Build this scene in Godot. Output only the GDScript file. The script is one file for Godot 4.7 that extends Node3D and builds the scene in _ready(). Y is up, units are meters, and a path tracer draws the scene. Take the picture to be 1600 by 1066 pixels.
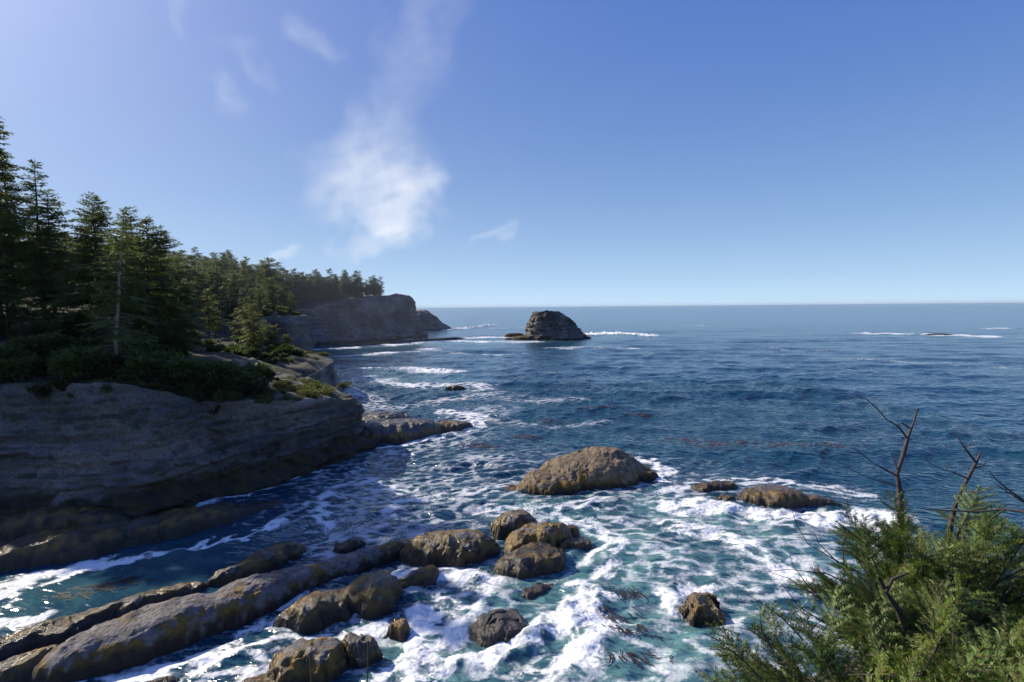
extends Node3D
# A rocky spruce-clad coast seen from a cliff top. Metres; sea level is y = 0; the camera looks along -z.

const SEA_X0 := -60.0
const SEA_X1 := 84.0
const SEA_Z0 := -20.0
const SEA_Z1 := -144.0
const MID_X0 := -170.0
const MID_X1 := 430.0
const MID_Z1 := -660.0

var n_big := FastNoiseLite.new()
var n_mid := FastNoiseLite.new()
var n_fine := FastNoiseLite.new()
var n_ridge := FastNoiseLite.new()
var n_lace := FastNoiseLite.new()
var n_rip := FastNoiseLite.new()
var n_rip2 := FastNoiseLite.new()
var n_block := FastNoiseLite.new()
var M := {}
var counts := {}
var waves := []

# ------------------------------------------------------------------ helpers
func numbered(called: String) -> String:
	var k: int = counts.get(called, 0)
	counts[called] = k + 1
	return called if k == 0 else "%s_%03d" % [called, k]

func thing(called: String, label: String, category: String, at := Vector3.ZERO, group := "") -> Node3D:
	var o := Node3D.new()
	o.name = numbered(called)
	o.position = at
	add_child(o)
	o.set_meta("label", label)
	o.set_meta("category", category)
	if group:
		o.set_meta("group", group)
	return o

func part(called: String, mesh: Mesh, mat: Material, parent: Node3D) -> MeshInstance3D:
	var o := MeshInstance3D.new()
	o.name = called
	o.mesh = mesh
	o.material_override = mat
	parent.add_child(o, true)
	return o

func structure(called: String, mesh: Mesh, mat: Material, label: String) -> MeshInstance3D:
	var o := MeshInstance3D.new()
	o.name = numbered(called)
	o.mesh = mesh
	if mat:
		o.material_override = mat
	add_child(o)
	o.set_meta("kind", "structure")
	o.set_meta("label", label)
	o.set_meta("category", called.replace("_", " "))
	return o

func copy_of(o: Node3D, at: Vector3, turn: float, size: float, label := "", group := "") -> Node3D:
	var c: Node3D = o.duplicate()
	c.name = numbered(String(o.get_meta("stem")))
	add_child(c)
	c.position = at
	c.rotation = Vector3(0, turn, 0)
	c.scale = Vector3.ONE * size
	if label:
		c.set_meta("label", label)
	if group:
		c.set_meta("group", group)
	return c

func noise(kind: int, freq: float, octaves: int, sd: int, fractal := FastNoiseLite.FRACTAL_FBM) -> FastNoiseLite:
	var n := FastNoiseLite.new()
	n.noise_type = kind
	n.frequency = freq
	n.seed = sd
	n.fractal_type = fractal
	n.fractal_octaves = octaves
	return n

func noise_tex(freq: float, octaves: int, sd: int, ramp: Gradient = null, size := 512, kind := FastNoiseLite.TYPE_SIMPLEX_SMOOTH, fractal := FastNoiseLite.FRACTAL_FBM) -> NoiseTexture2D:
	var t := NoiseTexture2D.new()
	t.width = size
	t.height = size
	t.seamless = true
	t.seamless_blend_skirt = 0.25
	t.noise = noise(kind, freq, octaves, sd, fractal)
	if ramp:
		t.color_ramp = ramp
	return t

func ramp(offs: Array, cols: Array) -> Gradient:
	var g := Gradient.new()
	g.offsets = PackedFloat32Array(offs)
	g.colors = PackedColorArray(cols)
	return g

func ss(a: float, b: float, x: float) -> float:
	var t := clampf((x - a) / (b - a), 0.0, 1.0)
	return t * t * (3.0 - 2.0 * t)

# a mesh from a grid of points (nu columns, nv rows) with smooth normals; rows run so that front faces look outward when flip is right
func grid_arrays(p: PackedVector3Array, nu: int, nv: int, flip: bool, keep := PackedByteArray()) -> Array:
	var nrm := PackedVector3Array()
	nrm.resize(p.size())
	for j in nv:
		for i in nu:
			var a := p[j * nu + maxi(i - 1, 0)]
			var b := p[j * nu + mini(i + 1, nu - 1)]
			var c := p[maxi(j - 1, 0) * nu + i]
			var d := p[mini(j + 1, nv - 1) * nu + i]
			var n := (d - c).cross(b - a)
			if flip:
				n = -n
			nrm[j * nu + i] = n.normalized() if n.length_squared() > 1e-12 else Vector3.UP
	var idx := PackedInt32Array()
	idx.resize((nu - 1) * (nv - 1) * 6)
	var k := 0
	for j in nv - 1:
		for i in nu - 1:
			if keep.size() and not keep[j * nu + i]:
				continue
			var a := j * nu + i
			var q := [a, a + 1, a + nu, a + 1, a + nu + 1, a + nu] if not flip else [a, a + nu, a + 1, a + 1, a + nu, a + nu + 1]
			for e in 6:
				idx[k] = q[e]
				k += 1
	idx.resize(k)
	var arr := []
	arr.resize(Mesh.ARRAY_MAX)
	arr[Mesh.ARRAY_VERTEX] = p
	arr[Mesh.ARRAY_NORMAL] = nrm
	arr[Mesh.ARRAY_INDEX] = idx
	return arr

func mesh_of(arr: Array) -> ArrayMesh:
	var m := ArrayMesh.new()
	m.add_surface_from_arrays(Mesh.PRIMITIVE_TRIANGLES, arr)
	return m

# a tapered tube through points with a radius at each
func tube(st: SurfaceTool, pts: Array, radii: Array, sides := 6, col := Color.WHITE) -> void:
	var rings := []
	for k in pts.size():
		var dir: Vector3 = (pts[mini(k + 1, pts.size() - 1)] - pts[maxi(k - 1, 0)]).normalized()
		var side := dir.cross(Vector3.UP if absf(dir.y) < 0.95 else Vector3.RIGHT).normalized()
		var up := side.cross(dir)
		var ring := []
		for s in sides:
			var a := TAU * s / sides
			ring.append([side * cos(a) + up * sin(a), pts[k]])
		rings.append(ring)
	for k in pts.size() - 1:
		for s in sides:
			var t := (s + 1) % sides
			for v in [[k, s], [k, t], [k + 1, s], [k, t], [k + 1, t], [k + 1, s]]:
				var e: Array = rings[v[0]][v[1]]
				st.set_color(col)
				st.set_normal(e[0])
				st.add_vertex(e[1] + e[0] * radii[v[0]])

func std(rough: float, col := Color.WHITE, vertex := true) -> StandardMaterial3D:
	var m := StandardMaterial3D.new()
	m.albedo_color = col.linear_to_srgb()
	m.roughness = rough
	m.vertex_color_use_as_albedo = vertex
	return m

func make_materials() -> void:
	var grey := ramp([0.0, 0.35, 0.6, 1.0], [Color(0.5, 0.5, 0.5), Color(0.78, 0.77, 0.76), Color(0.92, 0.9, 0.88), Color(1, 1, 1)])
	var grain := noise_tex(0.012, 6, 3, grey, 1024)
	var bump := noise_tex(0.014, 6, 4, null, 1024)
	for spec in [["rock", 0.25, 8.0, 0.82], ["far_rock", 0.06, 60.0, 0.9], ["wet_rock", 0.5, 9.0, 0.42]]:
		var m := std(spec[3])
		m.albedo_texture = grain
		m.heightmap_enabled = true
		m.heightmap_texture = bump
		m.heightmap_scale = spec[2]
		m.uv1_triplanar = true
		m.uv1_world_triplanar = true
		m.uv1_scale = Vector3.ONE * spec[1]
		M[spec[0]] = m
	var lump := noise_tex(0.045, 3, 9, null, 512, FastNoiseLite.TYPE_CELLULAR)
	var weed := std(0.28)
	weed.albedo_texture = grain
	weed.heightmap_enabled = true
	weed.heightmap_texture = lump
	weed.heightmap_scale = 6.0
	weed.uv1_triplanar = true
	weed.uv1_world_triplanar = true
	weed.uv1_scale = Vector3.ONE * 0.8
	M["weed_rock"] = weed
	var bark := std(0.9)
	bark.albedo_texture = grain
	bark.uv1_triplanar = true
	bark.uv1_scale = Vector3.ONE * 1.5
	M["bark"] = bark
	var soil := std(0.95)
	soil.albedo_texture = grain
	soil.heightmap_enabled = true
	soil.heightmap_texture = bump
	soil.heightmap_scale = 30.0
	soil.uv1_triplanar = true
	soil.uv1_world_triplanar = true
	soil.uv1_scale = Vector3.ONE * 0.2
	M["soil"] = soil
	var leaf := std(0.6)
	leaf.cull_mode = BaseMaterial3D.CULL_DISABLED
	leaf.backlight_enabled = true
	leaf.backlight = Color(0.94, 1.0, 0.6)
	M["needles"] = leaf
	var near := std(0.5)
	near.cull_mode = BaseMaterial3D.CULL_DISABLED
	near.backlight_enabled = true
	near.backlight = Color(0.7, 0.8, 0.4)
	M["near_needles"] = near
	var kelp := std(0.35)
	kelp.cull_mode = BaseMaterial3D.CULL_DISABLED
	M["kelp"] = kelp

# ------------------------------------------------------------------ sky
func make_sky(sun: Vector3) -> ImageTexture:
	var w := 768
	var h := 384
	var img := Image.create_empty(w, h, false, Image.FORMAT_RGBF)
	for j in h:
		var el := (0.5 - (j + 0.5) / h) * PI
		for i in w:
			var az := (i + 0.5) / w * TAU
			var d := Vector3(sin(az) * cos(el), sin(el), -cos(az) * cos(el))
			var e := rad_to_deg(maxf(el, 0.0))
			var c := Vector3(0.006, 0.066, 0.315).lerp(Vector3(0.33, 0.50, 0.64), exp(-pow(e / 12.5, 0.9)))
			c = c.lerp(Vector3(0.012, 0.066, 0.28), ss(35.0, 90.0, e))
			var g := rad_to_deg(acos(clampf(d.dot(sun), -1.0, 1.0)))
			c += Vector3(0.33, 0.32, 0.32) * exp(-g / 25.0) + Vector3(1.2, 1.12, 1.0) * exp(-g / 7.0)
			c = c.lerp(Vector3(0.47, 0.54, 0.63), 0.35 * exp(-e / 2.2))
			img.set_pixel(i, j, Color(c.x, c.y, c.z))
	w = 3072
	h = 1536
	img.resize(w, h, Image.INTERPOLATE_CUBIC)
	# wisps of cirrus: [azimuth, elevation, half width, half height, turn, strength], degrees
	var wisps := [
		[-13.6, 8.9, 4.4, 2.4, 0.0, 0.72], [-14.3, 12.3, 6.4, 3.6, 0.2, 0.46], [-15.5, 16.0, 6.0, 3.4, 0.2, 0.30], [-12.5, 20.5, 4.0, 3.0, 0.3, 0.12], [-15.6, 6.0, 3.0, 1.0, 0.1, 0.35], [-10.5, 12.0, 3.0, 3.5, 0.5, 0.35],
		[-10.0, 25.5, 3.6, 3.6, 0.3, 0.15], [-8.5, 31.5, 4.2, 4.0, -0.4, 0.15], [-20.5, 25.2, 3.2, 1.4, -0.15, 0.16], [-28.5, 19.6, 2.2, 1.3, -0.6, 0.14], [-26.0, 22.5, 3.0, 0.9, -0.35, 0.10],
		[-32.5, 26.0, 2.6, 1.2, -0.7, 0.09], [-24.7, 5.6, 2.6, 0.6, 0.05, 0.35], [-2.0, 8.0, 2.4, 0.6, 0.3, 0.2],
		[95.0, 22.0, 9.0, 4.0, 0.2, 0.4], [150.0, 30.0, 12.0, 5.0, -0.3, 0.4], [-140.0, 18.0, 10.0, 4.0, 0.1, 0.4], [-100.0, 40.0, 9.0, 5.0, 0.5, 0.3]]
	var soft := noise(FastNoiseLite.TYPE_SIMPLEX_SMOOTH, 0.11, 5, 21)
	var fibre := noise(FastNoiseLite.TYPE_SIMPLEX_SMOOTH, 0.5, 4, 22)
	for q in wisps:
		var reach: float = maxf(q[2], q[3]) * 1.9
		var i0 := int((q[0] - reach) / 360.0 * w)
		var i1 := int((q[0] + reach) / 360.0 * w)
		var j0 := int((90.0 - q[1] - reach) / 180.0 * h)
		var j1 := mini(int((90.0 - q[1] + reach) / 180.0 * h), h / 2 - 2)
		for j in range(j0, j1):
			for i in range(i0, i1):
				var x := (i + 0.5) / w * 360.0
				var y := 90.0 - (j + 0.5) / h * 180.0
				var wx: float = x - q[0] + soft.get_noise_2d(x * 1.3, y * 1.3) * 2.6
				var wy: float = y - q[1] + soft.get_noise_2d(x * 1.3 + 50.0, y * 1.3) * 2.0
				var ca := cos(q[4])
				var sa := sin(q[4])
				var r := Vector2((wx * ca + wy * sa) / q[2], (-wx * sa + wy * ca) / q[3]).length()
				var a: float = (1.0 - ss(0.15, 1.35, r)) * q[5]
				if a <= 0.003:
					continue
				a *= clampf(0.88 + 0.28 * fibre.get_noise_2d(x * 0.35 + y * 0.15, y * 1.3 - x * 0.5) + 0.35 * soft.get_noise_2d(x * 2.5, y * 2.5 + 90.0), 0.0, 1.25)
				var col := posmod(i, w)
				var c := img.get_pixel(col, j)
				img.set_pixel(col, j, c.lerp(Color(0.63, 0.65, 0.70), clampf(a, 0.0, 0.97)))
	return ImageTexture.create_from_image(img)

# ------------------------------------------------------------------ sea
# white water: [foam 0..1, raised height, [x, z, half width] ...]
var strokes := [
	[0.97, 0.05, [-42.0, -37.6, 2.2], [-39.1, -40.7, 1.5], [-36.3, -43.1, 1.0], [-31.7, -45.4, 0.55], [-26.0, -47.9, 0.4], [-24.1, -51.7, 0.5]],
	[0.85, 0.0, [-38.5, -35.2, 1.6], [-36.0, -34.6, 1.2], [-34.5, -34.7, 0.7]],
	[0.8, 0.1, [-39.4, -53.2, 1.3], [-34.9, -57.4, 1.6], [-30.7, -62.5, 1.6], [-27.0, -67.9, 1.5]],
	[0.66, 0.1, [-18.5, -49.3, 1.4], [-21.7, -56.0, 1.6], [-22.2, -61.7, 2.0], [-18.9, -63.9, 2.0], [-13.7, -58.7, 1.6], [-12.6, -52.3, 1.5]],
	[0.44, 0.0, [-24.0, -52.0, 3.0], [-17.3, -55.9, 5.0], [-9.6, -61.8, 6.0], [-3.8, -72.1, 6.0]],
	[0.46, 0.0, [-18.9, -44.4, 2.5], [-12.8, -49.2, 4.0], [-5.7, -53.8, 4.0], [-0.9, -59.4, 4.0]],
	[0.46, 0.0, [-18.6, -72.6, 4.0], [-10.7, -82.9, 6.0], [-5.6, -108.9, 6.0]],
	[0.8, 0.2, [-20.9, -77.0, 1.0], [-13.1, -84.2, 1.6], [-7.2, -93.0, 3.0], [-7.7, -101.5, 3.0], [-14.0, -106.0, 3.0]],
	[0.72, 0.1, [-48.0, -158.7, 4.0], [-26.7, -141.4, 3.5], [-10.0, -142.8, 4.5], [-6.0, -136.0, 2.5], [-13.0, -132.0, 2.5]],
	[0.86, 0.4, [-50.5, -183.4, 4.5], [-32.0, -180.0, 6.0], [-20.0, -175.8, 4.0]],
	[0.55, 0.0, [-56.2, -148.6, 6.0], [-38.4, -126.3, 6.0], [-30.0, -112.0, 4.0]],
	[0.55, 0.0, [-27.9, -109.9, 3.5], [-15.4, -120.7, 3.5], [-3.4, -129.1, 3.0]],
	[0.85, 0.3, [-107.5, -267.8, 6.0], [-80.1, -290.5, 8.0], [-44.4, -335.0, 10.0], [-15.0, -322.0, 9.0], [13.6, -318.6, 8.0]],
	[0.85, 0.4, [-66.8, -352.6, 8.0], [-28.1, -366.0, 12.0], [4.0, -366.0, 12.0]],
	[0.96, 1.6, [-61.8, -494.4, 6.0], [-44.7, -551.6, 8.0], [-25.7, -620.0, 9.0]],
	[0.96, 1.6, [48.0, -372.0, 8.0], [62.0, -396.0, 11.0], [82.1, -402.0, 10.0], [102.6, -372.0, 7.0]],
	[0.72, 0.3, [-27.9, -241.6, 3.0], [-8.7, -230.3, 2.6], [14.8, -237.4, 2.6]],
	[0.6, 0.3, [16.7, -266.3, 3.0], [40.9, -272.0, 4.0], [65.4, -260.9, 4.0]],
	[0.75, 0.2, [-90.9, -226.2, 5.0], [-71.2, -236.2, 6.0], [-51.1, -254.4, 6.0], [-40.0, -275.0, 5.0]],
	[0.62, 0.1, [-10.9, -55.7, 2.2], [-4.7, -58.8, 2.2], [-0.5, -62.5, 1.8]],
	[0.9, 0.2, [18.4, -71.0, 1.2], [20.2, -67.0, 1.2], [18.4, -62.6, 1.1]],
	[0.66, 0.1, [-2.9, -53.7, 2.2], [4.0, -53.6, 2.4], [9.0, -55.2, 2.4]],
	[0.72, 0.2, [4.0, -52.6, 2.0], [7.3, -50.0, 2.0], [9.1, -46.1, 2.0]],
	[0.98, 0.5, [16.5, -54.4, 1.8], [21.5, -54.4, 2.4], [25.7, -52.0, 2.2], [32.5, -50.6, 2.2], [37.8, -51.0, 2.4]],
	[0.8, 0.3, [16.1, -49.6, 2.0], [20.5, -46.8, 2.2], [21.1, -42.2, 1.8], [22.6, -38.3, 1.6]],
	[0.66, 0.1, [17.5, -58.0, 1.6], [22.8, -62.1, 1.3], [32.0, -62.4, 1.6], [39.7, -57.4, 2.2]],
	[0.99, 0.7, [-4.5, -29.6, 1.0], [-1.0, -31.2, 1.2], [2.5, -33.4, 1.4], [6.2, -37.0, 1.5]],
	[0.9, 0.4, [2.2, -29.0, 1.5], [4.0, -31.0, 1.6], [6.0, -33.5, 1.4]],
	[0.76, 0.3, [5.0, -38.6, 1.4], [7.8, -42.5, 1.6], [9.3, -46.1, 1.5]],
	[0.9, 0.4, [-7.0, -36.4, 0.8], [-6.4, -33.0, 0.9], [-6.0, -27.7, 1.3]],
	[0.78, 0.2, [-7.7, -28.0, 1.6], [-4.4, -33.5, 1.6], [-2.5, -37.8, 1.2]],
	[0.82, 0.2, [-26.0, -27.6, 1.2], [-20.2, -30.2, 1.1], [-16.4, -32.2, 1.0], [-12.3, -33.0, 1.0], [-8.1, -33.9, 1.2], [-4.9, -36.8, 1.2]],
	[0.62, 0.0, [-22.0, -28.5, 2.0], [-16.0, -29.5, 2.0]],
	[0.75, 0.1, [-15.4, -38.2, 0.7], [-17.6, -35.6, 0.7], [-18.0, -33.6, 0.8]],
	[0.72, 0.1, [-17.0, -42.6, 0.8], [-11.5, -44.9, 0.9], [-8.6, -46.6, 1.0]],
	[0.86, 0.3, [-9.5, -40.9, 0.9], [-4.3, -40.2, 1.1], [-1.7, -39.6, 1.1]],
	[0.98, 0.4, [11.2, -35.0, 0.7], [12.0, -37.2, 0.9], [15.2, -38.6, 0.9]],
	[0.55, 0.0, [10.7, -33.3, 0.8], [12.5, -31.4, 0.9], [15.4, -29.0, 1.2]],
	[0.55, 0.0, [7.8, -33.4, 1.2], [9.0, -29.9, 1.4], [10.0, -27.5, 1.4]],
	[0.6, 0.0, [20.5, -44.6, 1.6], [23.8, -42.2, 1.8], [25.5, -37.4, 1.8]],
	[0.56, 0.0, [17.7, -39.3, 1.6], [20.7, -35.0, 1.6], [21.6, -30.6, 1.8]],
	[0.5, 0.0, [24.0, -47.0, 3.5], [30.0, -43.0, 4.0]],
	[0.52, 0.0, [9.5, -50.0, 5.0], [12.0, -43.0, 5.0], [14.0, -35.0, 4.0]],
	[0.42, 0.0, [3.0, -60.0, 8.0], [16.0, -58.0, 7.0], [24.0, -57.0, 6.0]],
	[0.97, 1.0, [258.0, -374.0, 7.0], [285.0, -356.0, 13.0], [304.0, -330.0, 11.0]],
	[0.85, 0.5, [395.0, -425.0, 6.0], [445.0, -440.0, 6.0]],
	[0.6, 0.3, [133.2, -206.0, 2.2], [140.9, -193.3, 2.4], [156.4, -184.0, 2.0]],
	[0.6, 0.2, [155.2, -177.8, 2.5], [170.6, -167.6, 3.0]],
	[0.5, 0.2, [128.5, -253.4, 3.0], [150.7, -239.1, 3.0]],
	[0.8, 0.5, [190.0, -560.0, 4.0], [212.0, -556.0, 4.0]],
	[0.7, 0.4, [-20.0, -520.0, 5.0], [20.0, -540.0, 5.0]],
	[0.34, 0.0, [-22.0, -66.0, 10.0], [0.0, -62.0, 16.0], [22.0, -52.0, 14.0], [14.0, -34.0, 14.0]],
	[0.46, 0.0, [-24.0, -27.0, 6.0], [-6.0, -34.0, 9.0], [4.0, -28.0, 8.0]],
	[0.42, 0.0, [-8.0, -125.0, 4.0], [6.0, -118.0, 3.0], [16.0, -120.0, 2.0]],
	[0.44, 0.0, [-3.0, -97.0, 2.5], [8.0, -92.0, 1.6], [18.0, -96.0, 1.2]],
]
# water full of fine bubbles: [amount, [x, z, half width] ...]
var milky := [
	[0.95, [2.2, -53.0, 3.5], [8.5, -46.0, 5.5], [10.4, -36.2, 6.0], [7.3, -26.0, 7.0]],
	[0.9, [16.6, -54.5, 4.0], [22.8, -48.0, 4.5], [24.7, -40.1, 4.0]],
	[0.95, [-7.0, -27.0, 3.0], [-1.9, -32.5, 3.2], [2.8, -37.7, 3.2]],
	[0.7, [-13.2, -33.0, 1.6], [-8.7, -33.0, 1.6]],
	[0.5, [14.0, -40.0, 8.0], [15.0, -30.0, 7.0]],
	[0.34, [-37.5, -35.0, 3.5], [-35.1, -39.7, 3.6], [-29.9, -42.9, 3.0], [-23.0, -47.0, 3.0], [-19.0, -55.0, 4.0]],
	[0.4, [-22.0, -61.0, 3.0], [-17.0, -58.0, 4.0]],
	[0.5, [-48.0, -170.0, 14.0], [-20.0, -150.0, 12.0]],
	[0.6, [-70.0, -300.0, 22.0], [0.0, -335.0, 26.0], [90.0, -385.0, 20.0]],
	[0.5, [270.0, -340.0, 20.0], [310.0, -310.0, 16.0]],
]

class Field:
	var x0: float
	var z0: float
	var step: float
	var nx: int
	var nz: int
	var v := PackedFloat32Array()
	func _init(ax: float, az: float, bx: float, bz: float, s: float) -> void:
		x0 = ax
		z0 = az
		step = s
		nx = int((bx - ax) / s) + 2
		nz = int((bz - az) / s) + 2
		v.resize(nx * nz)
	func at(x: float, z: float) -> float:
		var fx := clampf((x - x0) / step, 0.0, nx - 1.001)
		var fz := clampf((z - z0) / step, 0.0, nz - 1.001)
		var i := int(fx)
		var j := int(fz)
		fx -= i
		fz -= j
		var k := j * nx + i
		return lerpf(lerpf(v[k], v[k + 1], fx), lerpf(v[k + nx], v[k + nx + 1], fx), fz)
	func stroke(pts: Array, value: float, soft: float) -> void:
		for s in pts.size() - 1:
			var a := Vector2(pts[s][0], pts[s][1])
			var b := Vector2(pts[s + 1][0], pts[s + 1][1])
			var wa: float = pts[s][2]
			var wb: float = pts[s + 1][2]
			var r := maxf(wa, wb) * soft
			var lo := a.min(b) - Vector2(r, r)
			var hi := a.max(b) + Vector2(r, r)
			var ab := b - a
			var len2 := maxf(ab.length_squared(), 1e-6)
			for j in range(maxi(int((lo.y - z0) / step), 0), mini(int((hi.y - z0) / step) + 2, nz)):
				for i in range(maxi(int((lo.x - x0) / step), 0), mini(int((hi.x - x0) / step) + 2, nx)):
					var p := Vector2(x0 + i * step, z0 + j * step)
					var t := clampf((p - a).dot(ab) / len2, 0.0, 1.0)
					var d := p.distance_to(a + ab * t) / lerpf(wa, wb, t)
					if d < soft:
						var q := clampf((soft - d) / (soft - 0.25), 0.0, 1.0)
						v[j * nx + i] = maxf(v[j * nx + i], value * q * q * (3.0 - 2.0 * q))

var foam_near: Field
var foam_mid: Field
var milk_near: Field
var milk_mid: Field
var lift_near: Field
var lift_mid: Field

func make_fields() -> void:
	foam_near = Field.new(SEA_X0 - 4, SEA_Z1 - 4, SEA_X1 + 4, SEA_Z0 + 4, 0.3)
	lift_near = Field.new(SEA_X0 - 4, SEA_Z1 - 4, SEA_X1 + 4, SEA_Z0 + 4, 0.5)
	milk_near = Field.new(SEA_X0 - 4, SEA_Z1 - 4, SEA_X1 + 4, SEA_Z0 + 4, 1.0)
	foam_mid = Field.new(MID_X0, MID_Z1, MID_X1, SEA_Z0 + 4, 1.5)
	lift_mid = Field.new(MID_X0, MID_Z1, MID_X1, SEA_Z0 + 4, 2.0)
	milk_mid = Field.new(MID_X0, MID_Z1, MID_X1, SEA_Z0 + 4, 3.0)
	for s in strokes:
		for f in [foam_near, foam_mid]:
			f.stroke(s.slice(2), s[0], 1.7)
		if s[1] > 0.0:
			for f in [lift_near, lift_mid]:
				f.stroke(s.slice(2), s[1], 1.5)
	for s in milky:
		for f in [milk_near, milk_mid]:
			f.stroke(s.slice(1), s[0], 1.8)
	# scattered whitecaps far out
	var rng := RandomNumberGenerator.new()
	rng.seed = 77
	for k in 60:
		var x := rng.randf_range(MID_X0 + 130, MID_X1)
		var z := rng.randf_range(-640, -170)
		var l := rng.randf_range(1.5, 5.0)
		foam_mid.stroke([[x - l, z + l * 0.2, 0.9], [x + l, z - l * 0.2, 0.9]], rng.randf_range(0.4, 0.7), 1.7)

func make_waves() -> void:
	var rng := RandomNumberGenerator.new()
	rng.seed = 5
	for k in 18:
		var l := 1.3 * pow(1.19, k)
		var a := rng.randf_range(-0.75, 0.75) + 0.22
		if k > 12:
			a *= 0.5
		var amp := 0.0105 * l * (1.0 if l < 8.0 else pow(8.0 / l, 0.5))
		waves.append([sin(a) * TAU / l, cos(a) * TAU / l, rng.randf() * TAU, amp, l])

func wave_h(x: float, z: float, cell: float) -> float:
	var h := 0.0
	var wx := x + 3.0 * n_mid.get_noise_2d(x * 0.4, z * 0.4)
	var wz := z + 3.0 * n_mid.get_noise_2d(x * 0.4 + 300.0, z * 0.4)
	for w in waves:
		var fade := clampf(w[4] / (cell * 3.0) - 0.5, 0.0, 1.0)
		if fade > 0.0:
			var s := sin(w[0] * wx + w[1] * wz + w[2])
			h += w[3] * fade * (s + 0.35 * s * s)
	h *= 0.8 + 0.6 * n_big.get_noise_2d(x, z)
	if x < -18.0 and z > -66.0:
		h *= lerpf(1.0, 0.22, ss(-18.0, -26.0, x) * ss(-66.0, -56.0, z))
	return h

func sea_height(x: float, z: float, cell: float) -> float:
	var h := wave_h(x, z, cell)
	var lift := 0.0
	if x > SEA_X0 and x < SEA_X1 and z < SEA_Z0 and z > SEA_Z1:
		lift = lift_near.at(x, z)
	elif x > MID_X0 and x < MID_X1 and z < SEA_Z0 and z > MID_Z1:
		lift = lift_mid.at(x, z)
	if lift > 0.01:
		h += lift * clampf(0.5 + 1.0 * n_mid.get_noise_2d(x * 2.2, z * 2.2) + 0.35 * n_fine.get_noise_2d(x * 0.9, z * 0.9), 0.0, 1.4)
	return h

func axis_steps(lo: float, hi: float, step: float, grow_lo: float, grow_hi: float, far_lo: float, far_hi: float) -> PackedFloat32Array:
	var a := []
	var s := step
	var x := lo
	while x > far_lo:
		s *= grow_lo
		x -= s
		a.push_front(x)
	var n := int(round((hi - lo) / step))
	for k in n + 1:
		a.append(lerpf(lo, hi, float(k) / n))
	s = step
	x = hi
	while x < far_hi:
		s *= grow_hi
		x += s
		a.append(x)
	return PackedFloat32Array(a)

var tex_rows := []
var bump_rows := []
var tex_box: Rect2
var tex_n := Vector2i.ZERO
var tex_near := true

func ripple(x: float, z: float) -> float:
	# short wind ripples, crests lying mostly across the view
	var u := x * 0.94 + z * 0.34
	var v := -x * 0.34 + z * 0.94
	var a := n_rip.get_noise_2d(u * 0.42, v * 1.25)
	var b := n_rip2.get_noise_2d(u * 0.5 + 40.0, v)
	return 0.20 * (1.0 - absf(a) * 2.0) + 0.10 * b

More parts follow.
